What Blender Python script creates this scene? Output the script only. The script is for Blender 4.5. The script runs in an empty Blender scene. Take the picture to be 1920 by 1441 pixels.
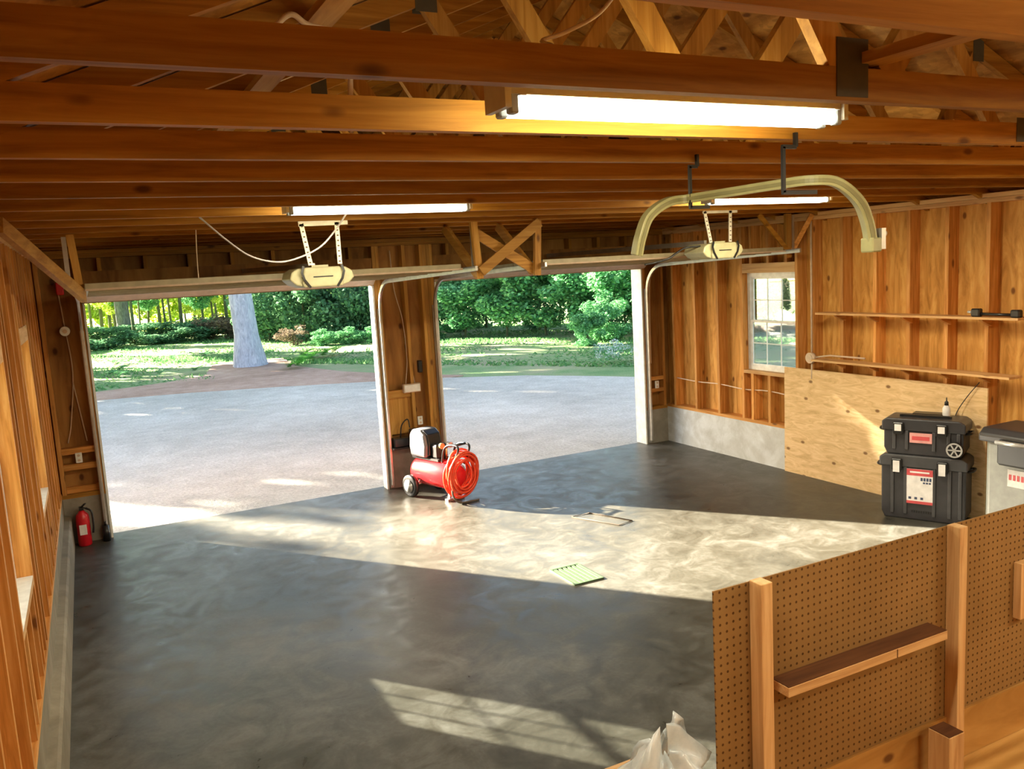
import bpy, math, random
from mathutils import Vector, Matrix
PI=math.pi; rnd=random.Random(7)
S=bpy.context.scene; COL=S.collection
def R(d): return math.radians(d)

# ---------------------------------------------------------------- materials
class NT:
    def __init__(s,name):
        s.m=bpy.data.materials.new(name); s.m.use_nodes=True; s.t=s.m.node_tree; s.t.nodes.clear()
        s.out=s.n('ShaderNodeOutputMaterial')
    def n(s,t,**k):
        o=s.t.nodes.new(t)
        for a,b in k.items(): setattr(o,a,b)
        return o
    def l(s,a,b): s.t.links.new(a,b)
    def coord(s,scale=(1,1,1),kind='Object'):
        c=s.n('ShaderNodeTexCoord'); m=s.n('ShaderNodeMapping'); m.inputs['Scale'].default_value=scale
        s.l(c.outputs[kind],m.inputs[0]); return m.outputs[0]
    def noise(s,vec,sc,det=4,rough=.55,dist=0):
        x=s.n('ShaderNodeTexNoise'); x.inputs['Scale'].default_value=sc; x.inputs['Detail'].default_value=det
        x.inputs['Roughness'].default_value=rough; x.inputs['Distortion'].default_value=dist
        s.l(vec,x.inputs['Vector']); return x.outputs['Fac']
    def ramp(s,fac,stops):
        r=s.n('ShaderNodeValToRGB'); e=r.color_ramp.elements
        while len(e)<len(stops): e.new(.5)
        for i,(p,c) in enumerate(stops): e[i].position=p; e[i].color=(*c,1)
        s.l(fac,r.inputs[0]); return r.outputs[0]
    def mix(s,a,b,fac,mode='MIX'):
        x=s.n('ShaderNodeMix',data_type='RGBA',blend_type=mode)
        for sock,v in ((x.inputs[0],fac),(x.inputs[6],a),(x.inputs[7],b)):
            if hasattr(v,'is_linked') or hasattr(v,'links'): s.l(v,sock)
            elif isinstance(v,(int,float)): sock.default_value=v
            else: sock.default_value=(*v,1)
        return x.outputs[2]
    def math(s,op,a,b=None,c=None):
        x=s.n('ShaderNodeMath',operation=op)
        for i,v in enumerate((a,b,c)):
            if v is None: continue
            if isinstance(v,(int,float)): x.inputs[i].default_value=v
            else: s.l(v,x.inputs[i])
        return x.outputs[0]
    def bsdf(s,col,rough=.6,metal=0,bump=None,bs=.3,bd=.01,spec=.5,emis=None,es=0):
        b=s.n('ShaderNodeBsdfPrincipled')
        if isinstance(col,(tuple,list)): b.inputs['Base Color'].default_value=(*col,1)
        else: s.l(col,b.inputs['Base Color'])
        if isinstance(rough,(int,float)): b.inputs['Roughness'].default_value=rough
        else: s.l(rough,b.inputs['Roughness'])
        b.inputs['Metallic'].default_value=metal; b.inputs['Specular IOR Level'].default_value=spec
        if bump is not None:
            k=s.n('ShaderNodeBump'); k.inputs['Strength'].default_value=bs; k.inputs['Distance'].default_value=bd
            s.l(bump,k.inputs['Height']); s.l(k.outputs[0],b.inputs['Normal'])
        if emis: b.inputs['Emission Color'].default_value=(*emis,1); b.inputs['Emission Strength'].default_value=es
        s.l(b.outputs[0],s.out.inputs[0]); return b

def plain(name,col,rough=.5,metal=0,spec=.5,emis=None,es=0,var=.06):
    t=NT(name); v=t.coord(); f=t.noise(v,14,3)
    lo=tuple(max(0,c*(1-var*2)) for c in col); hi=tuple(min(1,c*(1+var*2)) for c in col)
    c=t.ramp(f,[(.3,lo),(.7,hi)]); t.bsdf(c,rough,metal,spec=spec,emis=emis,es=es); return t.m

def wood(name,axis,dark,mid,light,rough=.6,knots=True):
    t=NT(name); sc=[9,9,9]; sc[axis]=.55
    oi=t.n('ShaderNodeObjectInfo')
    c=t.n('ShaderNodeTexCoord'); ad=t.n('ShaderNodeVectorMath',operation='ADD'); 
    cb=t.n('ShaderNodeCombineXYZ'); r17=t.math('MULTIPLY',oi.outputs['Random'],17.3)
    for i in range(3): t.l(r17,cb.inputs[i])
    t.l(c.outputs['Object'],ad.inputs[0]); t.l(cb.outputs[0],ad.inputs[1])
    m=t.n('ShaderNodeMapping'); m.inputs['Scale'].default_value=sc; t.l(ad.outputs[0],m.inputs[0]); v=m.outputs[0]
    f=t.noise(v,3.2,5,.6,.6)
    col=t.ramp(f,[(.28,dark),(.5,mid),(.75,light)])
    big=t.noise(v,.35,2)
    col=t.mix(col,t.ramp(big,[(.35,(.62,.55,.5)),(.65,(1,1,1))]),.55,'MULTIPLY')
    if knots:
        s2=[6,6,6]; s2[axis]=2.6
        m2=t.n('ShaderNodeMapping'); m2.inputs['Scale'].default_value=s2; t.l(ad.outputs[0],m2.inputs[0])
        vo=t.n('ShaderNodeTexVoronoi'); vo.inputs['Scale'].default_value=1.0; t.l(m2.outputs[0],vo.inputs['Vector'])
        k=t.ramp(vo.outputs['Distance'],[(.06,(.22,.13,.08)),(.13,(1,1,1))])
        col=t.mix(col,k,.8,'MULTIPLY')
    hs=t.n('ShaderNodeHueSaturation'); t.l(col,hs.inputs['Color'])
    t.l(t.math('MULTIPLY_ADD',oi.outputs['Random'],.34,.82),hs.inputs['Value'])
    t.bsdf(hs.outputs[0],rough,bump=f,bs=.15,bd=.003,spec=.3); return t.m
AX='XYZ'
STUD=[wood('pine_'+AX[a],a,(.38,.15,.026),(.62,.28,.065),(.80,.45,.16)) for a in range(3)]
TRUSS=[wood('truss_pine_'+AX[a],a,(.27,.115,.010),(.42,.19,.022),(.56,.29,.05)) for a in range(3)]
BRACE=[wood('brace_pine_'+AX[a],a,(.34,.15,.025),(.52,.26,.05),(.66,.38,.10)) for a in range(3)]
PALE=[wood('pale_pine_'+AX[a],a,(.52,.27,.10),(.70,.42,.18),(.82,.56,.28)) for a in range(3)]
WAL=wood('dark_stained_top',0,(.05,.018,.006),(.09,.032,.01),(.13,.05,.016),knots=False)  # dark wood tone for the ledge top, its joint and the block top

def plywood(name,axis,dark,mid,light,thr=.06,kscale=2.2,osc=1.0,flakes=False,flat=0,wv=.25):
    t=NT(name); sc=[4,4,4]; sc[axis]=.8; v=t.coord(tuple(sc)); v1=t.coord()
    f=t.noise(v,1.6*osc,6,.6,1.8)
    w=t.n('ShaderNodeTexWave'); w.wave_type='BANDS'; w.bands_direction='Y' if axis!=1 else 'Z'
    w.inputs['Scale'].default_value=.8; w.inputs['Distortion'].default_value=12; w.inputs['Detail'].default_value=2; w.inputs['Detail Scale'].default_value=.6
    t.l(v,w.inputs['Vector'])
    f2=t.math('MULTIPLY_ADD',w.outputs['Fac'],wv,t.math('MULTIPLY',f,1.05-wv))
    col=t.ramp(f2,[(.3,dark),(.52,mid),(.75,light)])
    if flakes:
        vo=t.n('ShaderNodeTexVoronoi'); vo.inputs['Scale'].default_value=22; t.l(v1,vo.inputs['Vector'])
        col=t.mix(col,t.ramp(vo.outputs['Color'],[(.1,(.6,.55,.5)),(.9,(1.15,1.1,1.05))]),.6,'MULTIPLY')
    s2=[1,1,1]; s2[axis]=.6; v2=t.coord(tuple(s2))
    sp=t.n('ShaderNodeSeparateXYZ'); t.l(v2,sp.inputs[0]); cb=t.n('ShaderNodeCombineXYZ'); k0=[i for i in range(3) if i!=flat]
    t.l(sp.outputs[k0[0]],cb.inputs[0]); t.l(sp.outputs[k0[1]],cb.inputs[1]); v2=cb.outputs[0]
    vo=t.n('ShaderNodeTexVoronoi'); vo.voronoi_dimensions='2D'; vo.inputs['Scale'].default_value=kscale; vo.inputs['Randomness'].default_value=1; t.l(v2,vo.inputs['Vector'])
    k=t.ramp(vo.outputs['Distance'],[(thr*.5,(.22,.12,.06)),(thr,(1,1,1))])
    col=t.mix(col,k,.85,'MULTIPLY')
    t.bsdf(col,.65,bump=f,bs=.1,bd=.002,spec=.25); return t.m
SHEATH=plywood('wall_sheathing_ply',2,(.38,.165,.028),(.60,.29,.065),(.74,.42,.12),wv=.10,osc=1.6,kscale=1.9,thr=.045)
SHEATH_SHADE=plywood('door_wall_ply',2,(.20,.085,.018),(.32,.145,.034),(.42,.21,.055),flat=1)  # darker copy of the sheathing; shade over the doors put into its colour
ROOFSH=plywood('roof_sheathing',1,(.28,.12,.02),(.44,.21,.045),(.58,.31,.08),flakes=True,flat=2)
PLY=plywood('leaning_ply',1,(.56,.36,.17),(.72,.50,.26),(.84,.63,.38),thr=.06,kscale=2.9,osc=3,wv=.06)
PLYD=plywood('lower_ply',0,(.30,.14,.03),(.44,.23,.06),(.56,.32,.10),osc=.6,flat=1)

def concrete(name,a,b,c,rlo,rhi,gloss=True):
    t=NT(name); v=t.coord()
    f1=t.noise(v,.55,5,.6,.5); f2=t.noise(v,3.5,6,.7,1.2); f3=t.noise(v,40,3,.6)
    f=t.math('ADD',t.math('MULTIPLY',f1,.55),t.math('ADD',t.math('MULTIPLY',f2,.4),t.math('MULTIPLY',f3,.08)))
    col=t.ramp(f,[(.38,a),(.52,b),(.66,c)])
    vo=t.n('ShaderNodeTexNoise'); vo.inputs['Scale'].default_value=1.3; vo.inputs['Detail'].default_value=8; vo.inputs['Distortion'].default_value=3
    t.l(v,vo.inputs['Vector'])
    col=t.mix(col,t.ramp(vo.outputs['Fac'],[(.4,(.78,.76,.72)),(.55,(1,1,1))]),.7,'MULTIPLY')
    r=t.n('ShaderNodeMapRange'); t.l(f2,r.inputs[0]); r.inputs[1].default_value=.3; r.inputs[2].default_value=.7
    r.inputs[3].default_value=rlo; r.inputs[4].default_value=rhi
    t.bsdf(col,r.outputs[0],bump=f2,bs=.08,bd=.004,spec=.5 if rhi>.6 else .22); return t.m
FLOOR=concrete('polished_concrete_floor',(.034,.032,.024),(.075,.071,.057),(.15,.147,.134),.26,.55)
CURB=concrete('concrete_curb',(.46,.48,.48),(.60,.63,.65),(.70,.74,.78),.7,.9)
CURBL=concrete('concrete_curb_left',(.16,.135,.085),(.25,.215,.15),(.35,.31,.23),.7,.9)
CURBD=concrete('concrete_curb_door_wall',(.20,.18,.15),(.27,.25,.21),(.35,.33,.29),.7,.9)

def leafm(name,c1,c2,c3,trans=.3):
    t=NT(name); g=t.n('ShaderNodeNewGeometry'); v=t.coord()
    f=t.noise(v,1.1,3)
    s=t.math('ADD',t.math('MULTIPLY',g.outputs['Random Per Island'],.6),t.math('MULTIPLY',f,.45))
    col=t.ramp(s,[(.2,c1),(.5,c2),(.85,c3)])
    d=t.n('ShaderNodeBsdfDiffuse'); tr=t.n('ShaderNodeBsdfTranslucent'); mx=t.n('ShaderNodeMixShader'); mx.inputs[0].default_value=trans
    t.l(col,d.inputs[0]); t.l(col,tr.inputs[0]); t.l(d.outputs[0],mx.inputs[1]); t.l(tr.outputs[0],mx.inputs[2])
    t.l(mx.outputs[0],t.out.inputs[0]); return t.m
LEAF_MID=leafm('leaf_mid',(.05,.17,.07),(.15,.40,.17),(.34,.66,.33))
LEAF_DARK=leafm('leaf_dark',(.05,.14,.075),(.12,.27,.14),(.24,.43,.23))
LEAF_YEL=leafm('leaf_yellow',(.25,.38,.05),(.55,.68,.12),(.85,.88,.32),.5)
LEAF_FERN=leafm('leaf_fern',(.05,.24,.03),(.12,.44,.06),(.26,.62,.10))
LEAF_BROWN=leafm('leaf_brown',(.12,.09,.06),(.22,.17,.12),(.3,.24,.18))
LEAF_WHITE=leafm('petal_white',(.35,.45,.42),(.6,.7,.68),(.85,.9,.88),.2)
GRASSB=leafm('grass_blade',(.08,.22,.08),(.15,.33,.12),(.26,.42,.18))

def bark(name,a,b,c):
    t=NT(name); v=t.coord((5,5,1.2)); f=t.noise(v,2.2,6,.7,1.5)
    t.bsdf(t.ramp(f,[(.3,a),(.5,b),(.7,c)]),.9,bump=f,bs=.6,bd=.03,spec=.1); return t.m
BARK_BLUE=bark('bark_blue_grey',(.28,.29,.36),(.46,.47,.56),(.66,.67,.74))
BARK_DARK=bark('bark_dark',(.08,.08,.08),(.15,.15,.16),(.24,.24,.25))
BARK_THIN=bark('bark_sapling',(.05,.06,.035),(.10,.11,.06),(.17,.18,.10))

def ground_mat(name,stops,sc=6,fine=60,bump=.4):
    t=NT(name); v=t.coord(); f1=t.noise(v,sc,5,.65); f2=t.noise(v,fine,3,.7); f0=t.noise(v,.35,3)
    f=t.math('ADD',t.math('MULTIPLY',f0,.35),t.math('ADD',t.math('MULTIPLY',f1,.25),t.math('MULTIPLY',f2,.40)))
    t.bsdf(t.ramp(f,stops),.95,bump=f2,bs=bump,bd=.02,spec=.1); return t.m
GRAVEL=ground_mat('gravel',[(.36,(.34,.32,.285)),(.5,(.50,.475,.43)),(.64,(.70,.67,.62))],3,22,.8)
LAWN=ground_mat('lawn_soil',[(.38,(.12,.23,.09)),(.47,(.20,.31,.13)),(.54,(.32,.34,.19)),(.62,(.40,.33,.23))],1.2,30)
MULCH=ground_mat('mulch',[(.38,(.26,.16,.12)),(.5,(.46,.30,.23)),(.64,(.62,.46,.37))],3,40)
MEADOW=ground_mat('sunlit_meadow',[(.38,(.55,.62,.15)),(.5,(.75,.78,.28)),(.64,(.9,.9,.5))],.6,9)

WHITE=plain('white_paint',(.80,.82,.80),.4)
VINYL=plain('white_vinyl',(.74,.76,.78),.35)
BEIGE=plain('beige_plastic',(.40,.37,.22),.4)
DOORP=plain('beige_door_steel',(.36,.31,.20),.45)
DOORE=plain('pinkish_weather_seal',(.50,.37,.27),.6)
DUCT=plain('olive_beige_rail',(.36,.35,.17),.35)
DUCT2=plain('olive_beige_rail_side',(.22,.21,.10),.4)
GALV=plain('galvanised_steel',(.48,.46,.43),.38,.8)
GALVL=plain('pale_perforated_steel',(.66,.62,.54),.45,.3)
PLATE=plain('gusset_steel',(.075,.062,.045),.6,0,spec=.3)
BLACK=plain('black_plastic',(.012,.012,.013),.35)
BLACKM=plain('black_matt',(.015,.012,.01),.7)
CHAR=plain('charcoal_plastic',(.038,.037,.042),.38)
CHARL=plain('charcoal_plastic_rib',(.06,.06,.066),.4)
GREYP=plain('grey_bin_plastic',(.30,.31,.29),.45)
RED=plain('glossy_red_paint',(.62,.02,.025),.22)
REDX=plain('extinguisher_red',(.55,.01,.02),.3)
HOSE=plain('orange_red_hose',(.80,.075,.03),.35)
SHROUD=plain('light_grey_shroud',(.15,.155,.165),.5)
SILVER=plain('silver_plastic',(.62,.62,.62),.3,.4)
STKW=plain('white_sticker',(.80,.78,.78),.5)
STKP=plain('pink_red_sticker',(.72,.34,.32),.5)
STKR=plain('red_sticker_band',(.60,.08,.09),.5)
INK=plain('navy_ink',(.05,.07,.14),.6)
BRASS=plain('brass',(.6,.45,.2),.35,.8)
GREEN=plain('pale_green_grate',(.05,.085,.04),.6)
WIRE=plain('cream_cable',(.62,.48,.36),.6)
WIRED=plain('dark_cable',(.10,.07,.05),.6)
GREYW=plain('grey_cable',(.34,.30,.30),.6)
TUBE=plain('lit_tube',(1,1,1),.3,emis=(1,1.0,.86),es=9)
HOUS=plain('fixture_steel',(.50,.46,.36),.4)

def glassm():
    t=NT('window_glass'); a=t.n('ShaderNodeBsdfTransparent'); a.inputs[0].default_value=(.94,.97,.96,1)
    g=t.n('ShaderNodeBsdfGlossy'); g.inputs['Roughness'].default_value=.02
    fr=t.n('ShaderNodeFresnel'); fr.inputs[0].default_value=1.45
    mx=t.n('ShaderNodeMixShader'); t.l(t.math('MULTIPLY',fr.outputs[0],.6),mx.inputs[0]); t.l(a.outputs[0],mx.inputs[1]); t.l(g.outputs[0],mx.inputs[2])
    t.l(mx.outputs[0],t.out.inputs[0]); return t.m
GLASS=glassm()
def bagm():
    t=NT('thin_plastic_film'); v=t.coord(); f=t.noise(v,9,4)
    a=t.n('ShaderNodeBsdfTransparent'); b=t.bsdf(t.ramp(f,[(.35,(.50,.58,.62)),(.65,(.78,.83,.86))]),.25,spec=.8)
    mx=t.n('ShaderNodeMixShader'); mx.inputs[0].default_value=.62; t.l(a.outputs[0],mx.inputs[1]); t.l(b.outputs[0],mx.inputs[2])
    t.l(mx.outputs[0],t.out.inputs[0]); return t.m
BAGM=bagm()
def pegm():
    t=NT('pegboard'); c=t.n('ShaderNodeTexCoord'); s=t.n('ShaderNodeSeparateXYZ'); t.l(c.outputs['Object'],s.inputs[0])
    P=.033
    def fr(o): return t.math('SUBTRACT',t.math('FRACT',t.math('DIVIDE',o,P)),.5)
    x=fr(s.outputs[0]); z=fr(s.outputs[2])
    d=t.math('SQRT',t.math('ADD',t.math('MULTIPLY',x,x),t.math('MULTIPLY',z,z)))
    v=t.coord(); f=t.noise(v,2.2,4)
    base=t.ramp(f,[(.3,(.215,.115,.035)),(.7,(.30,.165,.055))])
    hole=t.ramp(d,[(.14,(.30,.22,.12)),(.20,(1,1,1))])
    t.bsdf(t.mix(base,hole,1.0,'MULTIPLY'),.55,spec=.3); return t.m
PEG=pegm()

# ---------------------------------------------------------------- mesh helper
class MB:
    def __init__(s): s.v=[];s.f=[];s.sm=[]
    def add(s,vs,fs,smooth=False):
        o=len(s.v); s.v+= [tuple(v) for v in vs]; s.f+=[tuple(i+o for i in f) for f in fs]; s.sm+=[smooth]*len(fs)
        return s
    def box(s,x0,x1,y0,y1,z0,z1):
        x0,x1=sorted((x0,x1));y0,y1=sorted((y0,y1));z0,z1=sorted((z0,z1))
        return s.add([(x0,y0,z0),(x1,y0,z0),(x1,y1,z0),(x0,y1,z0),(x0,y0,z1),(x1,y0,z1),(x1,y1,z1),(x0,y1,z1)],
          [(0,3,2,1),(4,5,6,7),(0,1,5,4),(1,2,6,5),(2,3,7,6),(3,0,4,7)])
    def cbox(s,x0,x1,y0,y1,z0,z1,b=.01):   # box with chamfered vertical+horizontal edges (superellipse-like)
        x0,x1=sorted((x0,x1));y0,y1=sorted((y0,y1));z0,z1=sorted((z0,z1))
        def ring(i,z):
            return [(x0+i+b,y0+i,z),(x1-i-b,y0+i,z),(x1-i,y0+i+b,z),(x1-i,y1-i-b,z),(x1-i-b,y1-i,z),(x0+i+b,y1-i,z),(x0+i,y1-i-b,z),(x0+i,y0+i+b,z)]
        vs=ring(b*.6,z0)+ring(0,z0+b)+ring(0,z1-b)+ring(b*.6,z1); fs=[tuple(reversed(range(8))),tuple(range(24,32))]
        for k in range(3):
            for j in range(8): fs.append((k*8+j,k*8+(j+1)%8,(k+1)*8+(j+1)%8,(k+1)*8+j))
        return s.add(vs,fs)
    def bar(s,a,b,w,h,up=(0,0,1)):
        a=Vector(a);b=Vector(b);d=(b-a).normalized();u=Vector(up)
        if abs(d.dot(u))>.98: u=Vector((0,1,0))
        r=d.cross(u).normalized();u=r.cross(d).normalized();vs=[]
        for p in (a,b):
            for i,j in ((-1,-1),(1,-1),(1,1),(-1,1)): vs.append(p+r*i*w/2+u*j*h/2)
        return s.add(vs,[(0,1,2,3),(7,6,5,4),(0,4,5,1),(1,5,6,2),(2,6,7,3),(3,7,4,0)])
    def sweep(s,pts,prof,smooth=True,up=(0,0,1),caps=True,closed=False):
        pts=[Vector(p) for p in pts]; n=len(pts); m=len(prof); vs=[]; prev=None
        for i,p in enumerate(pts):
            if closed: d=(pts[(i+1)%n]-pts[i-1])
            else: d=(pts[min(i+1,n-1)]-pts[max(i-1,0)])
            d.normalize()
            if prev is None:
                u=Vector(up)
                if abs(d.dot(u))>.95: u=Vector((0,1,0)) if abs(d.y)<.9 else Vector((1,0,0))
                r=d.cross(u).normalized()
            else:
                r=(prev-d*prev.dot(d)).normalized()
            prev=r; u=r.cross(d)
            for (a,b) in prof: vs.append(p+r*a+u*b)
        fs=[]
        rng=n if closed else n-1
        for i in range(rng):
            k=(i+1)%n
            for j in range(m): fs.append((i*m+j,i*m+(j+1)%m,k*m+(j+1)%m,k*m+j))
        if caps and not closed: fs.append(tuple(range(m-1,-1,-1))); fs.append(tuple((n-1)*m+j for j in range(m)))
        return s.add(vs,fs,smooth)
    def tube(s,pts,r,seg=8,closed=False): 
        return s.sweep(pts,[(r*math.cos(2*PI*j/seg),r*math.sin(2*PI*j/seg)) for j in range(seg)],True,closed=closed)
    def cyl(s,a,b,r0,r1=None,seg=24): 
        r1=r0 if r1 is None else r1; a=Vector(a);b=Vector(b);d=(b-a).normalized()
        u=Vector((0,0,1)) if abs(d.z)<.9 else Vector((1,0,0)); r=d.cross(u).normalized();u=r.cross(d); vs=[]
        for p,q in((a,r0),(b,r1)):
            for j in range(seg): t=2*PI*j/seg; vs.append(p+r*q*math.cos(t)+u*q*math.sin(t))
        fs=[(j,(j+1)%seg,seg+(j+1)%seg,seg+j) for j in range(seg)]
        s.add(vs,fs,True); o=len(s.v)-2*seg
        s.f+= [tuple(o+j for j in range(seg-1,-1,-1)),tuple(o+seg+j for j in range(seg))]; s.sm+=[False,False]; return s
    def lathe(s,prof,c=(0,0,0),axis=(0,0,1),seg=28):
        c=Vector(c);d=Vector(axis).normalized();u=Vector((0,0,1)) if abs(d.z)<.9 else Vector((1,0,0));r=d.cross(u).normalized();u=r.cross(d);vs=[]
        for (q,h) in prof:
            for j in range(seg): t=2*PI*j/seg; vs.append(c+d*h+r*q*math.cos(t)+u*q*math.sin(t))
        fs=[]
        for i in range(len(prof)-1):
            for j in range(seg): fs.append((i*seg+j,i*seg+(j+1)%seg,(i+1)*seg+(j+1)%seg,(i+1)*seg+j))
        fs.append(tuple(range(seg-1,-1,-1))); fs.append(tuple((len(prof)-1)*seg+j for j in range(seg)))
        return s.add(vs,fs,True)
    def prism(s,poly,y0,y1,ax=1):  # polygon in the two other axes extruded along ax
        n=len(poly); vs=[]
        for y in (y0,y1):
            for (a,b) in poly: vs.append({0:(y,a,b),1:(a,y,b),2:(a,b,y)}[ax])
        fs=[tuple(range(n)),tuple(range(2*n-1,n-1,-1))]+[(i,n+i,n+(i+1)%n,(i+1)%n) for i in range(n)]
        return s.add(vs,fs)
    def build(s,name,mat,parent=None,bevel=0,wn=None):
        off=Vector((0,0,0))
        if parent is not None: off=wloc(parent)
        me=bpy.data.meshes.new(name); me.from_pydata([tuple(Vector(v)-off) for v in s.v],[],s.f); me.materials.append(mat)
        me.polygons.foreach_set('use_smooth',s.sm); me.update()
        o=bpy.data.objects.new(name,me); COL.objects.link(o)
        if parent is not None: o.parent=parent
        if bevel:
            b=o.modifiers.new('bevel','BEVEL'); b.width=bevel; b.segments=2; b.limit_method='ANGLE'
        return o
def wloc(o):
    p=Vector(o.location)
    return p+wloc(o.parent) if o.parent else p
def tag(o,label=None,cat=None,group=None,kind=None):
    for k,v in (('label',label),('category',cat),('group',group),('kind',kind)):
        if v: o[k]=v
    return o
def empty(name,loc=(0,0,0),label=None,cat=None,group=None,kind=None):
    o=bpy.data.objects.new(name,None); o.empty_display_size=.1; COL.objects.link(o); o.location=loc
    return tag(o,label,cat,group,kind)
def copy_tree(o,parent=None):
    c=o.copy(); COL.objects.link(c)
    if parent is not None: c.parent=parent
    for ch in [x for x in o.children]: copy_tree(ch,c)
    return c
def one(mb,name,mat,label,cat,group=None,kind=None,base=None,bevel=0):
    # a single-mesh thing whose origin sits at its base
    if base is None:
        xs=[v[0] for v in mb.v];ys=[v[1] for v in mb.v];zs=[v[2] for v in mb.v]; base=((min(xs)+max(xs))/2,(min(ys)+max(ys))/2,min(zs))
    mb.v=[tuple(Vector(v)-Vector(base)) for v in mb.v]; o=mb.build(name,mat,None,bevel); o.location=base
    return tag(o,label,cat,group,kind)

# ---------------------------------------------------------------- key dimensions (metres)
W=2.911; P=.779; H=2.363; XL=-.41; XR=6.976; HJ=2.88; D2L=W+P; D2R=2*W+P
YB=-10.6; HF=.48
JY=[-8.147+.6096*k for k in range(0,14)]
SUN_AZ=Vector((.62,-.785,0)).normalized(); SUN_EL=R(20.3)

# ---------------------------------------------------------------- floor, ground
one(MB().box(-.6,7.2,YB-.1,.16,-.15,0),'floor',FLOOR,'grey polished concrete garage floor','floor',kind='structure')
def patch(name,poly,z,mat,label,cat,thick=.05):
    return one(MB().prism([(a,b) for a,b in poly],z-thick,z,2),name,mat,label,cat,kind='structure',base=(0,0,z))
patch('gravel_driveway',[(-14,.16),(-14,10),(-3,11.6),(0,12.3),(2,11.8),(4,11.0),(6,10.0),(7.5,9.2),(9.0,8.0),(10,6.6),(11.5,4.2),(14,0),(16,-4),(16,-14),(7.2,-14),(7.2,.16)],-.02,GRAVEL,'pale grey gravel driveway outside the garage doors','driveway',.1)
patch('mulch_bed',[(-14,9.5),(-14,12.6),(-3,14.0),(0,14.2),(1.7,14.8),(2.8,15.6),(3.4,18.6),(4.6,19.5),(5.6,18.6),(5.4,15.6),(6.0,13.0),(7.0,10.9),(8,9.4),(7,9.0),(2,11.4)],-.028,MULCH,'reddish brown leaf and mulch strip beside the gravel','ground',.1)
patch('lawn_ground',[(-40,-30),(-40,48),(45,48),(45,-30)],-.06,LAWN,'patchy green and tan lawn beyond the driveway','lawn',.1)
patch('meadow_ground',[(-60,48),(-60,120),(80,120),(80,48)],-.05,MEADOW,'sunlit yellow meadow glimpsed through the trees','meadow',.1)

# ---------------------------------------------------------------- walls
def stud_wall_x(name,X,dirn,studs,wins,curb_mat,sheath,label,face,zc0=HF):
    # dirn=+1: studs extend toward +X from inner plane X
    root=empty(name,(X,-5,0),kind='structure'); root['label']=label; root['category']='wall'
    D=.14*dirn; xo=X+D
    m=MB(); ys=[YB]+[y for w in sorted(wins,key=lambda w:w[0]) for y in (w[0],w[1])]+[.16]
    for i in range(0,len(ys)-1,2): m.box(xo,xo+.015*dirn,ys[i],ys[i+1],zc0,HJ+.1)
    for (a,b,z0,z1) in wins: m.box(xo,xo+.015*dirn,a,b,zc0,z0); m.box(xo,xo+.015*dirn,a,b,z1,HJ+.1)
    m.build('sheathing',sheath,root)
    MB().box(X,xo,YB,0,zc0,zc0+.038).build('bottom_plate',STUD[1],root)
    MB().box(X,xo,YB,0,HJ-.078,HJ-.04).build('top_plate',PALE[1],root)
    MB().box(X,xo,YB,0,HJ-.038,HJ).build('top_plate',PALE[1],root)
    for y in studs:
        MB().box(X,xo,y-.019,y+.019,zc0+.038,HJ-.078).build('stud',STUD[2],root)
    for (a,b,z0,z1) in wins:
        for y in (a-.021,b+.021): MB().box(X,xo,y-.019,y+.019,zc0+.038,HJ-.078).build('trimmer_stud',STUD[2],root)
        MB().box(X,xo,a-.001,b+.001,z0-.038,z0).build('rough_sill',PALE[1],root)
        MB().box(X-.001*dirn,xo,a-.001,b+.001,z1,z1+.11).build('window_header',PALE[1],root)
        n=3
        for i in range(n):
            y=a+(b-a)*(i+.5)/n
            MB().box(X,xo,y-.019,y+.019,zc0+.038,z0-.038).build('cripple_stud',STUD[2],root)
            MB().box(X,xo,y-.019,y+.019,z1+.11,HJ-.078).build('cripple_stud',STUD[2],root)
    return root
rst=[-.177,-.62,-1.06,-2.594,-2.994,-3.402,-3.784,-4.183,-4.573,-4.97,-5.37,-5.77,-6.17,-6.57,-6.97,-7.37,-7.77,-8.17,-8.57,-8.97,-9.37,-9.77,-10.17]
WR=[(-2.35,-1.52,1.11,2.26)]
wr=stud_wall_x('wall_right',XR,1,rst,WR,CURB,SHEATH,'right wall of open pine studs over plywood sheathing',1)
lst=[-.2,-.6,-1.0,-1.4,-1.75,-3.1,-3.5,-3.9,-4.05,-5.4,-5.8,-6.2,-6.6,-7.0,-7.4,-7.8,-8.2,-8.6,-9.0,-9.4,-9.8,-10.2]
WL=[(-2.83,-2.0,1.007,2.15),(-5.1,-4.27,1.007,2.15)]
wl=stud_wall_x('wall_left',XL,-1,lst,WL,CURBL,SHEATH,'left wall of open pine studs with two windows',-1)
# foundations
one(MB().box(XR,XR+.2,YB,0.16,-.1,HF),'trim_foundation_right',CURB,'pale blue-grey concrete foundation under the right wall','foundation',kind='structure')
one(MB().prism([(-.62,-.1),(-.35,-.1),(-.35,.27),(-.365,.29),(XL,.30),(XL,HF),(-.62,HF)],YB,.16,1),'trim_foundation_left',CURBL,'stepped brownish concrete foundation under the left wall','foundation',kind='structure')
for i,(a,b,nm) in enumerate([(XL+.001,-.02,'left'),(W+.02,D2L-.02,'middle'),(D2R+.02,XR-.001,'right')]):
    one(MB().box(a,b,0,.16,-.1,.46),'trim_foundation_door_wall_'+nm,CURBD,{'left':'low concrete foundation left of the first garage door','middle':'concrete foundation under the pillar between the doors','right':'concrete foundation right of the second garage door'}[nm],'foundation',kind='structure')
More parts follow.
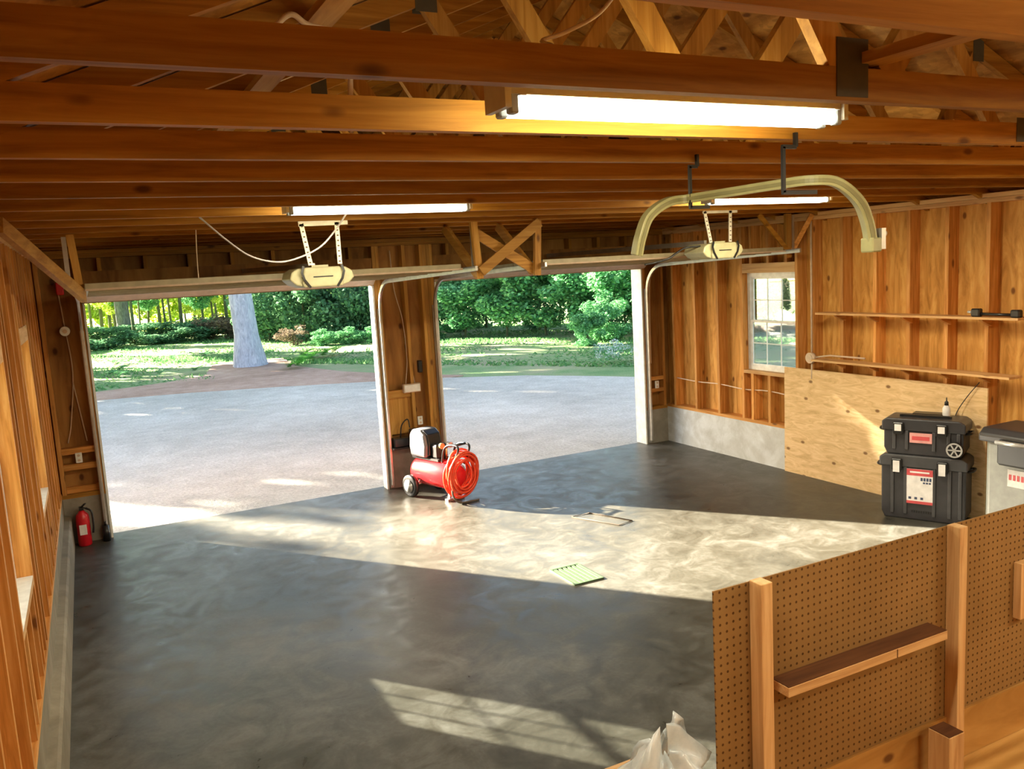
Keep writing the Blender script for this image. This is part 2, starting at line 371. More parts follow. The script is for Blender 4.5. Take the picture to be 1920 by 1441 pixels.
# door wall
wf=empty('wall_front',(3.3,0,0),label='garage door wall with a stud pillar between two openings',cat='wall',kind='structure')
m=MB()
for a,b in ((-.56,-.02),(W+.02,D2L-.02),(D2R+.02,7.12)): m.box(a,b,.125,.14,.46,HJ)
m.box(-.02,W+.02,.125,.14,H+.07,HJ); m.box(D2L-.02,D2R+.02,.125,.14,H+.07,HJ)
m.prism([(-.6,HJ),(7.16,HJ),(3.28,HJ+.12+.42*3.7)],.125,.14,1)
m.build('sheathing',SHEATH_SHADE,wf)
MB().box(-.02,W+.02,.001,.124,H+.03,H+.31).build('header_beam',SHEATH_SHADE,wf)
MB().box(D2L-.02,D2R+.02,.001,.124,H+.03,H+.31).build('header_beam',SHEATH_SHADE,wf)
MB().box(XL,XR,0.0,.124,HJ-.076,HJ-.038).build('top_plate',TRUSS[0],wf); MB().box(XL,XR,0.0,.124,HJ-.036,HJ).build('top_plate',TRUSS[0],wf)
for x in (-.385,-.045,W+.045,W+.085,W+.40,D2L-.165,D2L-.125,D2L-.085,D2L-.045,D2R+.045,D2R+.34):
    MB().box(x-.019,x+.019,0,.124,.50,HJ-.078).build('stud',BRACE[2] if D2L>x>W else STUD[2],wf)
for a,b in ((XL,-.02),(W+.02,D2L-.02),(D2R+.02,XR)): MB().box(a,b,0,.124,.46,.50).build('bottom_plate',TRUSS[0],wf)
for k in range(7):
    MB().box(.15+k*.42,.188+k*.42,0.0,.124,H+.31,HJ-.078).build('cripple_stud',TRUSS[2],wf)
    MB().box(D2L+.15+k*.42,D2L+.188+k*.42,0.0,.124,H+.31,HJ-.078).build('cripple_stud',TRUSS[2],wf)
# blocking
MB().box(W+.105,W+.38,.03,.12,1.05,1.14).build('blocking',BRACE[0],wf)
MB().box(W+.105,W+.38,.07,.124,.62,1.05).build('backing_panel',BRACE[2],wf)
for z in (.90,.74): MB().box(-.365,-.065,.0,.09,z,z+.06).build('blocking',STUD[0],wf)
MB().box(-.365,-.065,.06,.12,.50,.56).build('blocking',STUD[0],wf)
for z in (.86,.70): MB().box(D2R+.065,D2R+.32,0,.09,z,z+.05).build('blocking',STUD[0],wf)
# rear wall behind the viewpoint
one(MB().box(-.6,7.16,YB-.1,YB,0,HJ+1.7),'wall_back',SHEATH,'plain plywood rear wall of the garage','wall',kind='structure')

# door jambs / trims
for i,(x0,x1) in enumerate(((0,W),(D2L,D2R))):
    lab=['first','second'][i]
    d=empty('door_%d'%(i+1),((x0+x1)/2,-.1,0),label='%s garage door, rolled up overhead'%(['left','right'][i]),cat='garage door',kind='structure')
    jd=.13 if i==0 else .22
    MB().box(x0-.02,x0,-.005,.20 if i==0 else .13,0,H).build('jamb',WHITE,d); MB().box(x1,x1+.02,-.005,jd,0,H).build('jamb',WHITE,d)
    MB().box(x0-.14,x0-.021,.161,.185,0,H+.12).build('outer_trim',WHITE,d); MB().box(x1+.021,x1+.14,.161,.185,0,H+.12).build('outer_trim',WHITE,d)
    MB().box(x0-.02,x1+.02,-.005,.06,H,H+.03).build('head_jamb',DOORE,d)
    # open sectional door: 4 panels lying overhead
    xs0,xs1=x0+.01,x1-.01
    yy=[-.22,-.81,-1.40,-1.99,-2.58]; zz=[2.435,2.447,2.46,2.474,2.49]
    m0=MB().prism([(-.10,H+.01),(-.07,H+.03),(-.16,2.46),(-.23,2.47),(-.23,2.435),(-.17,2.42)],xs0,xs1,0); m0.build('bottom_section',DOORE,d)
    for k in range(4):
        m=MB().prism([(yy[k]-.004,zz[k]),(yy[k+1]+.004,zz[k+1]),(yy[k+1]+.004,zz[k+1]+.045),(yy[k]-.004,zz[k]+.045)],xs0,xs1,0)
        for q in (.3,.7):
            ym=yy[k]+(yy[k+1]-yy[k])*q; zm=zz[k]+(zz[k+1]-zz[k])*q
            m.box(xs0+.02,xs1-.02,ym-.02,ym+.02,zm-.012,zm)
        m.build('panel_section',DOORP,d,bevel=.004)
    MB().box(xs0,xs1,-2.61,-2.581,2.482,2.497).build('rubber_seal',DOORE,d)
# tracks
def track(x,side,label):
    pts=[(x,-.05,.05),(x,-.05,2.05)]
    for k in range(1,9):
        a=k/8*PI/2; pts.append((x,-.05-.36*(1-math.cos(a)),2.05+.36*math.sin(a)))
    pts.append((x,-2.75,2.49))
    t=empty('garage_door_track',(x,-.05,0),label=label,cat='track',group=None)
    MB().sweep(pts,[(-.022,-.012),(.022,-.012),(.022,.012),(-.022,.012)],False,up=(1,0,0)).build('rail',GALV,t,bevel=.003)
    MB().box(x-.018,x+.018,-.03,-.001,.02,2.10).build('jamb_bracket',GALV,t)
    MB().bar((x+side*.03,-2.62,2.50),(x+side*.03,-2.62,2.86),.03,.006,(0,1,0)).build('hanger_strap',GALV,t)
    return t
track(-.055,-1,'galvanised track at the left jamb of the left opening')
track(W+.055,1,'galvanised track curving back left of the pillar')
track(D2L-.055,-1,'galvanised track curving back right of the pillar')
track(D2R+.055,1,'galvanised track at the far right jamb by the corner')

# ---------------------------------------------------------------- windows
def window(name,Xg,dirn,a,b,z0,z1,label):
    # Xg inner face of vinyl unit, dirn toward outside
    w=empty(name,(Xg,(a+b)/2,z0),label=label,cat='window',kind='structure')
    t=.045; dx=.05*dirn; m=MB()
    m.box(Xg,Xg+dx,a,a+t,z0,z1).box(Xg,Xg+dx,b-t,b,z0,z1).box(Xg,Xg+dx,a+t,b-t,z0,z0+t).box(Xg,Xg+dx,a+t,b-t,z1-t,z1)
    m.build('window_frame',VINYL,w)
    zm=(z0+z1)/2; s=.028
    for j,(c,d,off) in enumerate(((z0+t,zm+.02,.006),(zm-.02,z1-t,.026))):
        x=Xg+off*dirn; xe=x+.018*dirn; m=MB()
        m.box(x,xe,a+t,a+t+s,c,d).box(x,xe,b-t-s,b-t,c,d).box(x,xe,a+t+s,b-t-s,c,c+s).box(x,xe,a+t+s,b-t-s,d-s,d)
        sa=m.build('sash',VINYL,w)
        g=MB(); ya,yb=a+t+s,b-t-s; za,zb=c+s,d-s
        for k in (1,2): y=ya+(yb-ya)*k/3; g.box(x+.004*dirn,xe-.004*dirn,y-.005,y+.005,za,zb)
        zmid=(za+zb)/2; g.box(x+.005*dirn,xe-.005*dirn,ya,yb,zmid-.005,zmid+.005)
        g.build('muntin_grid',VINYL,sa)
        MB().box(x+.008*dirn,x+.010*dirn,ya,yb,za,zb).build('pane',GLASS,sa)
    return w
window('window_1',XR+.075,1,-2.348,-1.522,1.112,2.258,'white double-hung window in the right wall')
window('window_2',XL-.075,-1,-2.828,-2.002,1.009,2.148,'farther white window in the left wall')
window('window_3',XL-.075,-1,-5.098,-4.272,1.009,2.148,'nearer white window in the left wall')
for i,(a,b) in enumerate(((-2.83,-2.0),(-5.1,-4.27))):
    one(MB().box(XL-.075,XL+.0,a+.002,b-.002,1.0075,1.014),'trim_%d'%(i+1),WHITE,['white sill board of the farther left window','white sill board of the nearer left window'][i],'trim',kind='structure')

# ---------------------------------------------------------------- roof: sheathing + trusses
def zr(x): return 2.845+.42*(min(x-XL,6.97-x)+.0)+.005   # underside of top chords
XC=(XL+6.97)/2; ZA=zr(XC)
m=MB()
for s in (-1,1):
    xe=XC+s*4.25; ze=ZA-.42*4.25
    m.add([(XC,YB-.2,ZA+.10),(XC,.6,ZA+.10),(xe,.6,ze+.10),(xe,YB-.2,ze+.10),(XC,YB-.2,ZA+.115),(XC,.6,ZA+.115),(xe,.6,ze+.115),(xe,YB-.2,ze+.115)],
          [(0,1,2,3),(7,6,5,4),(3,2,6,7),(0,3,7,4),(1,5,6,2)])
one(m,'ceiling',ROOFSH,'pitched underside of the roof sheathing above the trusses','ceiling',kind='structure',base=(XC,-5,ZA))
def chord(m,a,b,h=.089,w=.038): return m.bar(a,b,w,h,(0,0,1))
def make_truss():
    t=empty('roof_truss',(0,0,HJ))
    o=HJ
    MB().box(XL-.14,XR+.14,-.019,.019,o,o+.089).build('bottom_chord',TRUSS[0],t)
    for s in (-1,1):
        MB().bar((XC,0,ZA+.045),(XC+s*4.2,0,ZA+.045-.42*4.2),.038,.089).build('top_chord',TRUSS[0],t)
    nb=[XL+2.42,6.97-2.42]; nt=[XL+1.85,6.97-1.85]; zb=o+.07
    g=MB()
    def pl(x,z,w,h):
        g.box(x-w/2,x+w/2,-.0215,-.0195,z-h/2,z+h/2); g.box(x-w/2,x+w/2,.0195,.0215,z-h/2,z+h/2)
    for i,s in enumerate((-1,1)):
        MB().bar((nt[i],0,zr(nt[i])+.02),(nb[i]-s*.10*-1,0,zb),.036,.085).build('web',BRACE[2],t)
        MB().bar((nb[i]-s*.06,0,zb),(XC+s*.04,0,ZA),.036,.085).build('web',BRACE[2],t)
        MB().box(nb[i]-.06,nb[i]+.06,.0195,.0215,o+.0,o+.15).build('gusset_plate',PLATE,t)
        g=MB(); pl(nt[i],zr(nt[i])+.03,.10,.14); g.build('gusset_plate',PLATE,t)
    return t
names=['nearest roof truss, crossing the top right corner','second roof truss from the viewer, just before the large lit tube',
 'third roof truss, glowing yellow under the large lit tube']+['%s roof truss counted from the viewer'%w for w in ('fourth','fifth','sixth','seventh','eighth','ninth','tenth','eleventh','twelfth','thirteenth','fourteenth')]
# truss local origin is y=0; webs are built at y=0
t0=make_truss()
for k,y in enumerate(JY):
    t=t0 if k==0 else copy_tree(t0)
    t.location=(0,y,HJ)
    for (kk,px,w_,h_) in ((1,1.93,.12,.155),(2,3.66,.10,.10)):
        if k==kk: MB().box(px-w_/2,px+w_/2,y-.0215,y-.0195,HJ+.01,HJ+.01+h_).build('gusset_plate',PLATE,t)
    t['label']=names[k] if k<13 else 'farthest roof truss, just inside the garage door wall'; t['category']='roof truss'; t['group']='roof trusses across the garage'
for (x,z,lab) in ((XL+1.2,zr(XL+1.2)-.04,'long brace board nailed under the left rafters'),(XL+2.42,HJ+.10,'long lateral board running over the bottom chords, left side'),(6.97-2.42,HJ+.10,'long lateral board running over the bottom chords, right side')):
    one(MB().box(x-.045,x+.045,-8.4,-.1,z,z+.03),'bracing_board',BRACE[1],lab,'board')

# ---------------------------------------------------------------- fluorescent fixtures
def fixture(x0,x1,y,z,label,power):
    cx=(x0+x1)/2; t=empty('fluorescent_fixture',(cx,y,z),label=label,cat='ceiling light',group='fluorescent shop lights')
    MB().prism([(y-.05,z+.035),(y+.05,z+.035),(y+.035,z+.085),(y-.035,z+.085)],x0-.01,x1+.01,0).build('housing',HOUS,t)
    MB().prism([(y-.06,z+.03),(y,z+.036),(y+.06,z+.03),(y+.05,z+.037),(y-.05,z+.037)],x0+.03,x1-.03,0).build('reflector',WHITE,t)
    for s in (-1,1):
        tb=MB().cyl((x0+.035,y+s*.032,z+.008),(x1-.035,y+s*.032,z+.008),.019,seg=14).build('tube',TUBE,t)
        for x in (x0+.02,x1-.02):
            MB().cbox(x-.012,x+.012,y+s*.032-.016,y+s*.032+.016,z-.012,z+.04,.004).build('lamp_socket',GREYP,t)
    for x in (x0,x1):
        e=MB().box(x-.014,x+.004,y-.06,y+.06,z+.0,z+.075); e.build('end_plate',HOUS,t)
    MB().bar((x0+.2,y,z+.08),(x0+.2,y,z+.16),.01,.01).build('hook',GALV,t)
    l=bpy.data.lights.new('fluorescent_light','AREA'); l.shape='RECTANGLE'; l.size=x1-x0-.1; l.size_y=.08; l.energy=power; l.color=(1,.90,.66)
    lo=bpy.data.objects.new('fluorescent_light',l); COL.objects.link(lo); lo.location=(cx,y,z-.016)
    l2=bpy.data.lights.new('fluorescent_glow','AREA'); l2.shape='RECTANGLE'; l2.size=x1-x0-.1; l2.size_y=.05; l2.energy=power*.17; l2.color=(1,.86,.45)
    for s in (-1,1):
        lo=bpy.data.objects.new('fluorescent_glow',l2); COL.objects.link(lo); lo.location=(cx,y+s*.056,z+.01); lo.rotation_euler=(R(90)*s*-1*-1,0,0)
    return t
fixture(1.0,2.19,-7.25,2.88,'large bright twin-tube fluorescent light nearest the viewer',36)
fixture(1.10,2.26,-4.22,2.865,'thin lit fluorescent light above the left door opener',45)
fixture(4.15,5.35,-4.30,2.865,'lit fluorescent light seen under the curved beige rail',70)
fixture(4.9,6.1,-8.9,2.80,'lit shop light at the right rear, behind the pegboard wall',80)  # added out of view to fill the interior with light from the right
fixture(2.4,3.6,-9.7,2.80,'lit shop light behind the viewer, under the rear trusses',45)  # second added fill lamp, unseen behind the camera

# ---------------------------------------------------------------- garage door openers
def opener(x,y,z,label,straps):
    t=empty('garage_door_opener',(x,y,z),label=label,cat='door opener',group='ceiling mounted door openers')
    pr=[(-.14,-.065),(.14,-.065),(.15,-.03),(.13,.075),(-.13,.075),(-.15,-.03)]
    MB().prism([(x+a,z+b) for a,b in pr],y-.02,y+.30,1).build('motor_housing',BEIGE,t,bevel=.012)
    for s in (-1,1):
        m=MB().prism([(x+s*a,z+b) for a,b in [(.14,-.06),(.19,-.045),(.232,-.005),(.215,.045),(.17,.07),(.13,.07)]],y+.0,y+.28,1); m.build('light_lens',BEIGE,t,bevel=.01)
        MB().sweep([(x+s*.135,y-.026,z+.085),(x+s*.150,y-.028,z+.04),(x+s*.135,y-.028,z-.01),(x+s*.095,y-.024,z-.066)],[(-.008,-.004),(.008,-.004),(.008,.004),(-.008,.004)],False,up=(0,1,0)).build('black_band',BLACK,t)
    MB().box(x-.07,x+.07,y-.024,y-.019,z+.004,z+.012).build('groove',BLACK,t)
    MB().box(x-.06,x+.06,y+.05,y+.14,z+.075,z+.09).build('top_cap',BEIGE,t)
    MB().bar((x,y+.25,z+.085),(x,-.08,2.60),.03,.045).build('rail',GALV,t)
    for (a,b) in straps:
        st=MB().bar(a,b,.032,.008,(0,1,0)).build('hanging_strap',GALVL,t)
        h=MB(); A=Vector(a);B=Vector(b); n=max(3,int((B-A).length/.035))
        for k in range(n):
            p=A.lerp(B,(k+.5)/n); h.box(p.x-.007,p.x+.007,p.y-.006,p.y+.006,p.z-.005,p.z+.005)
        h.build('bolt_hole',WIRED,st)
    a,b=straps[0][0],straps[1][0]
    MB().bar((a[0]-.02,a[1],a[2]),(b[0]+.08,b[1],b[2]),.008,.035).build('cross_bracket',GALVL,t)
    return t
opener(1.515,-3.30,2.484,'beige door opener hung by perforated straps over the left opening',[((1.403,-3.27,2.862),(1.445,-3.27,2.575)),((1.655,-3.27,2.868),(1.655,-3.27,2.575))])
opener(5.16,-3.30,2.52,'beige door opener hung over the right opening beside the window',[((4.976,-3.27,2.875),(5.04,-3.27,2.60)),((5.27,-3.27,2.875),(5.262,-3.27,2.60))])

# ---------------------------------------------------------------- timber hangers for the tracks
bx=empty('cross_brace_frame',(3.3,-2.66,2.4),label='hanging orange timber X-brace between the two open doors',cat='timber brace')
MB().bar((3.03,-2.66,2.40),(3.0,-2.66,HJ),.06,.038,(0,1,0)).build('post',BRACE[2],bx)
MB().bar((3.59,-2.66,2.40),(3.62,-2.66,HJ),.06,.038,(0,1,0)).build('post',BRACE[2],bx)
MB().bar((3.03,-2.70,2.46),(3.62,-2.70,2.86),.02,.085,(0,0,1)).build('diagonal_board',BRACE[0],bx)
MB().bar((3.01,-2.62,2.80),(3.59,-2.62,2.45),.02,.085,(0,0,1)).build('diagonal_board',BRACE[0],bx)
MB().bar((3.03,-2.62,2.44),(2.99,-2.05,2.87),.038,.08).build('side_brace',BRACE[1],bx)
MB().bar((3.57,-2.62,2.44),(3.53,-2.05,2.87),.038,.08).build('side_brace',BRACE[1],bx)
lb=empty('corner_brace_frame',(-.03,-2.5,2.4),label='hanging post with long diagonal board at the upper left',cat='timber brace')
MB().bar((-.015,-2.5,2.42),(-.045,-2.5,HJ),.05,.038,(0,1,0)).build('post',BRACE[2],lb)
MB().bar((-.005,-2.54,2.445),(-.36,-4.05,2.85),.038,.085,(0,0,1)).build('diagonal_board',BRACE[1],lb)
rb=empty('corner_brace_frame',(6.72,-2.5,2.4),label='hanging post with two thin diagonals left of the window corner',cat='timber brace')
MB().bar((6.73,-2.5,2.42),(6.73,-2.5,HJ),.07,.038,(0,1,0)).build('post',BRACE[2],rb)
MB().bar((6.69,-2.53,2.50),(6.30,-2.53,HJ),.02,.05,(0,0,1)).build('diagonal_board',TRUSS[0],rb)
MB().bar((6.77,-2.53,2.50),(6.96,-2.62,2.86),.02,.05,(0,0,1)).build('diagonal_board',STUD[0],rb)

# ---------------------------------------------------------------- curved rail and its black hangers
def catm(pts,n=10):
    pts=[Vector(p) for p in pts]; out=[]; P_=[pts[0]*2-pts[1]]+pts+[pts[-1]*2-pts[-2]]
    for i in range(1,len(P_)-2):
        for k in range(n):
            t=k/n; a,b,c,d=P_[i-1:i+3]
            out.append(.5*((2*b)+(c-a)*t+(2*a-5*b+4*c-d)*t*t+(3*b-a-3*c+d)*t**3))
    out.append(pts[-1]); return out
RAILP=[(2.085,-6.30,2.500),(2.10,-6.31,2.575),(2.145,-6.31,2.66),(2.235,-6.32,2.715),(2.34,-6.33,2.728),(2.40,-6.55,2.735),(2.44,-6.75,2.74),(2.48,-6.88,2.742),(2.56,-6.93,2.728),(2.65,-6.95,2.66),(2.70,-6.95,2.58),(2.725,-6.95,2.49)]
rp=empty('curved_rail',(2.1,-6.3,2.49),label='pale olive-beige curved rail arching under the joists on the right',cat='curved rail')
path=catm(RAILP,8)
MB().sweep(path,[(-.019,-.021),(.019,-.021),(.019,.021),(-.019,.021)],False).build('rail_body',DUCT,rp,bevel=.004)
MB().sweep([p+Vector((.0,.0,0)) for p in path],[(-.007,-.0245),(.007,-.0245),(.007,-.0205),(-.007,-.0205)],False).build('rail_lip',DUCT2,rp)
e=path[-1]
MB().cbox(e.x-.027,e.x+.027,e.y-.030,e.y+.030,e.z-.03,e.z+.025,.005).build('end_cap',DUCT,rp)
MB().box(e.x+.022,e.x+.045,e.y-.03,e.y+.03,e.z-.02,e.z+.06).build('side_bracket',GALV,rp)
MB().cyl((e.x+.05,e.y-.0,e.z+.04),(e.x+.075,e.y,e.z+.04),.012,seg=12).build('knob',WHITE,rp)
def hanger(x,y,zt,zb,dx,label,tilt):
    m=MB().bar((x,y,zb),(x,y,zt),.012,.012).bar((x-.005,y,zb),(x+dx,y,zb),.012,.014).bar((x-.005,y,zt),(x+tilt,y,zt),.012,.014).bar((x+tilt,y,zt),(x+tilt,y,zt+.05),.012,.014)
    return one(m,'metal_hanger',BLACK,label,'hanger','black angle hangers')
hanger(2.335,-6.352,2.86,2.690,.10,'black angle hanger holding the left end of the curved rail',.04)
hanger(2.262,-6.962,2.85,2.690,.16,'black angle hanger holding the right end of the curved rail',.06)

# ---------------------------------------------------------------- right wall shelves
def shelf(name,y0,y1,z,x0,label,th=.02):
    s=empty(name,((x0+XR)/2,(y0+y1)/2,z),label=label,cat='shelf',group='long shelves on the right wall studs')
    MB().box(x0,XR-.002,y0,y1,z,z+th).build('board',PALE[1],s)
    y=y1-.15
    for yy in [q for q in rst if y0<q<y1]:
        MB().prism([(x0+.03,z-.001),(XR-.001,z-.001),(XR-.001,z-.07),(x0+.05,z-.02)],yy-.055,yy-.02,1).build('bracket',STUD[0],s)
    return s
shelf('wall_shelf',-4.96,-2.80,1.815,6.80,'upper long thin shelf on the right wall')
shelf('wall_shelf',-4.90,-2.74,1.318,6.80,'lower long thin shelf above the leaning plywood')
ck=empty('caulking_gun',(6.86,-4.72,1.835),label='black caulking gun lying on the upper shelf',cat='tool')
MB().tube([(6.86,-4.52,1.86),(6.86,-4.93,1.855)],.013).build('barrel',BLACK,ck)
MB().cbox(6.83,6.89,-4.60,-4.52,1.835,1.905,.01).build('trigger_head',BLACK,ck); MB().cbox(6.83,6.89,-4.95,-4.87,1.835,1.90,.01).build('end_grip',BLACK,ck)
MB().cyl((6.86,-4.52,1.87),(6.86,-4.48,1.875),.012).build('tip',SILVER,ck)

# round junction box with conduit, cables
jb=empty('junction_box',(6.95,-2.60,1.31),label='round beige junction box on the stud right of the window',cat='electrical box')
MB().cyl((6.972,-2.60,1.33),(6.925,-2.60,1.33),.058).build('box_body',WIRE,jb); MB().cyl((6.924,-2.60,1.33),(6.919,-2.60,1.33),.04).build('cover',WIRE,jb)
MB().tube([(6.962,-2.60,1.39),(6.962,-2.60,2.79)],.010).build('conduit',WIRE,jb); MB().tube([(6.962,-2.60,1.10),(6.962,-2.60,1.272)],.010).build('conduit',WIRE,jb)
MB().tube([(6.95,-2.66,1.34),(6.96,-2.85,1.37),(6.962,-3.3,1.37)],.010).build('conduit',WIRE,jb)
def cable(name,pts,r,mat,label,smooth=8):
    return one(MB().tube(catm(pts,smooth),r,6),name,mat,label,'cable')
cable('electric_cable',[(7.0,-.2,.89),(7.0,-.62,.875),(7.0,-1.06,.885),(7.0,-1.5,.865),(7.0,-1.9,.885),(7.0,-2.34,.86)],.007,WIRE,'thin cream cable threaded through the studs under the right window',4)
cable('electric_cable',[(.66,-3.865,2.884),(.689,-3.78,2.87),(.821,-3.75,2.746),(.956,-3.75,2.641),(1.117,-3.75,2.597),(1.255,-3.75,2.618),(1.399,-3.75,2.681),(1.507,-3.75,2.783),(1.56,-3.865,2.884)],.006,GREYW,'thin grey cable drooping from the joists to the left opener')
cable('pull_cord',[(.778,-2.66,2.88),(.773,-2.62,2.731),(.77,-2.60,2.60),(.769,-2.60,2.53)],.004,WIRE,'white cord hanging down to the left open door')
cable('electric_cable',[(.60,-6.45,3.25),(.66,-6.5,3.30),(.712,-6.5,3.275),(.771,-6.5,3.262),(.84,-6.5,3.22),(.88,-6.33,2.975)],.009,WIRE,'cream cable draped over the joists near the top left')
cable('electric_cable',[(1.0,-7.53,2.972),(1.136,-7.25,3.064),(1.237,-7.2,3.105),(1.416,-7.1,3.197),(1.62,-6.94,3.35)],.006,WIRE,'cream cable strung across the trusses above the large tube')
cable('electric_cable',[(4.96,-3.22,2.575),(4.808,-3.2,2.565),(4.70,-3.2,2.52),(4.62,-3.2,2.48),(4.5,-3.15,2.45),(4.40,-3.15,2.44)],.009,BLACK,'black cable drooping left of the right opener')
cable('electric_cable',[(6.70,-.03,1.1),(6.70,-.04,1.9),(6.72,-.05,2.25),(6.80,-.08,2.38),(6.88,-.10,2.44)],.008,WIRE,'cable bending over at the right jamb of the second opening')
cable('electric_cable',[(3.18,.09,2.75),(3.20,.08,2.3),(3.27,.07,1.95),(3.29,.07,1.5),(3.25,.06,1.2)],.006,WIRE,'cream cable running down the middle of the pillar')
cable('electric_cable',[(3.30,.09,2.75),(3.30,.08,1.9),(3.32,.07,1.5),(3.36,.06,1.2)],.006,WIRE,'second cream cable on the pillar, ending at the junction box')
cable('electric_cable',[(-.22,.10,2.5),(-.20,.10,2.15),(-.18,.10,1.7),(-.25,.10,1.2),(-.30,.10,1.0)],.006,WIRE,'cream cable below the round detector at the left corner')
cable('electric_cable',[(-.19,.10,1.6),(-.16,.10,1.3),(-.13,.10,1.0)],.006,WIRE,'short branch of cream cable at the left corner')
cable('electric_cable',[(6.93,-4.55,1.25),(6.92,-4.45,1.12),(6.90,-4.38,1.0),(6.88,-4.36,.93)],.004,BLACK,'thin black wire hanging in front of the leaning plywood')
dt=empty('detector',(-.2,-.01,2.08),label='round white detector on the door wall at the left corner',cat='detector')
MB().cyl((-.20,.124,2.11),(-.20,-.04,2.11),.045).build('housing',WHITE,dt); MB().cyl((-.20,-.04,2.11),(-.20,-.05,2.11),.02).build('centre_cap',WIRE,dt)
one(MB().cbox(-.23,-.165,-.05,.124,2.46,2.58,.008),'signal_lamp',REDX,'small red plastic box high on the door wall at the left','box')
def outlet(x,y,z,label,w=.06,h=.10,face='y'):
    o=empty('wall_outlet',(x,y,z-h/2),label=label,cat='outlet')
    MB().cbox(x-w/2,x+w/2,y-.02,y,z-h/2,z+h/2,.004).build('cover_plate',WHITE,o)
    for s in (-1,1): MB().cyl((x,y-.0205,z+s*h*.24),(x,y-.024,z+s*h*.24),.013,seg=12).build('socket',WIRE,o)
outlet(-.22,-.0,.86,'white double outlet between wood blocks at the left corner')
outlet(3.37,-.0,.76,'white double outlet low on the pillar')
outlet(6.80,-.0,.80,'white double outlet between wood blocks right of the doors')
jb2=empty('junction_box',(3.28,-.02,1.10),label='horizontal white box across the middle of the pillar',cat='electrical box')
MB().cbox(3.19,3.40,-.03,.03,1.105,1.205,.006).build('box_body',WIRE,jb2); MB().cbox(3.20,3.39,-.036,-.029,1.115,1.195,.003).build('cover',WHITE,jb2)
one(MB().cbox(3.38,3.43,-.06,-.001,1.33,1.47,.008),'wall_switch',BLACK,'small black control box on the pillar studs','switch')  # black block added where the pillar only has a dark hole
sh=empty('charger_shelf',(3.16,-.06,.46),label='dark shelf of chargers low on the pillar',cat='shelf')
MB().box(2.98,3.36,-.14,.06,.475,.495).build('board',BLACKM,sh)
MB().cbox(3.0,3.20,-.12,.0,.496,.60,.01).build('charger',BLACK,sh); MB().cbox(3.22,3.34,-.10,.0,.496,.68,.01).build('charger',CHAR,sh)
MB().tube(catm([(3.1,-.05,.60),(3.12,-.06,.74),(3.2,-.05,.80),(3.22,-.05,.70)]),.008,6).build('charger_cord',BLACK,sh)
one(MB().cyl((3.26,-.08,.50),(3.26,-.08,.66),.0,.0,8) if False else MB().lathe([(.02,0),(.022,.06),(.01,.09),(.008,.12)],(3.27,-.13,.496)),'spray_bottle',WHITE,'small white bottle on the dark charger shelf','bottle')

# fire extinguisher
fx=empty('fire_extinguisher',(-.255,-.11,0),label='red fire extinguisher on the floor in the left corner',cat='extinguisher')
MB().lathe([(.055,0),(.062,.01),(.062,.27),(.055,.31),(.025,.345),(.02,.36)],(-.255,-.11,0)).build('cylinder',REDX,fx)
MB().box(-.275,-.235,-.15,-.07,.36,.385).bar((-.255,-.10,.38),(-.215,-.17,.43),.02,.008).bar((-.255,-.10,.375),(-.21,-.17,.385),.02,.008).build('valve_handle',BLACK,fx)
MB().tube(catm([(-.22,-.11,.37),(-.17,-.13,.33),(-.165,-.14,.2),(-.175,-.14,.12)]),.010).build('hose',BLACK,fx)
MB().box(-.29,-.225,-.176,-.170,.12,.22).build('label_plate',STKW,fx)
one(MB().cyl((-.06,-.09,0),(-.06,-.09,.16),.035,.03).cyl((-.06,-.09,.16),(-.06,-.09,.20),.012,seg=10),'spray_can',BLACK,'small dark can on the floor beside the left jamb','can')

# ---------------------------------------------------------------- air compressor
CL=Matrix.Translation((3.30,-.66,0))@Matrix.Rotation(R(-164.0+2),4,'Z')   # local +Y toward viewer/right
def T(m,M_=CL): m.v=[tuple(M_@Vector(v)) for v in m.v]; return m
cp=empty('air_compressor',(3.30,-.66,0),label='red wheeled air compressor at the foot of the pillar',cat='air compressor')
tank=MB().lathe([(.02,-.37),(.09,-.36),(.14,-.32),(.16,-.27),(.16,.27),(.14,.32),(.09,.36),(.02,.37)],(0,0,.27),(0,1,0),32); T(tank).build('tank',RED,cp)
for s in (-1,1):
    w=T(MB().lathe([(.05,-.03),(.105,-.03),(.125,-.02),(.125,.02),(.105,.03),(.05,.03)],(s*.20,-.25,.125),(1,0,0),28)).build('wheel',BLACK,cp)
    T(MB().lathe([(.01,0),(.06,0),(.075,-.008),(.075,-.012)] if s<0 else [(.075,.012),(.06,.004),(.01,0)],(s*.20+s*.026,-.25,.125),(1,0,0),24)).build('hub',SILVER,w)
T(MB().cyl((-.2,-.25,.125),(.2,-.25,.125),.012)).build('axle',GALV,cp)
T(MB().bar((-.12,.26,.015),(.12,.26,.015),.05,.03).bar((-.08,.26,.02),(-.06,.26,.15),.02,.03).bar((.08,.26,.02),(.06,.26,.15),.02,.03)).build('front_foot',GALV,cp)
T(MB().box(-.09,.09,-.33,.12,.42,.445)).build('mounting_plate',BLACKM,cp)
T(MB().prism([(-.32,.445),(-.06,.445),(-.04,.58),(-.06,.70),(-.13,.755),(-.27,.755),(-.32,.70),(-.34,.55)],-.12,.12,0)).build('motor_shroud',SHROUD,cp,bevel=.025)
T(MB().prism([(-.062,.47),(-.02,.47),(-.015,.58),(-.035,.705),(-.11,.752),(-.115,.735),(-.07,.69)],-.09,.09,0)).build('shroud_grille',BLACK,cp,bevel=.01)
T(MB().cbox(-.08,.08,.0,.11,.445,.60,.02)).build('pump_head',BLACKM,cp)
T(MB().cyl((-.02,.14,.445),(-.02,.14,.58),.012).cyl((-.07,.14,.57),(.05,.14,.57),.012).cyl((.06,.15,.60),(.06,.185,.60),.03)).build('regulator',BRASS,cp)
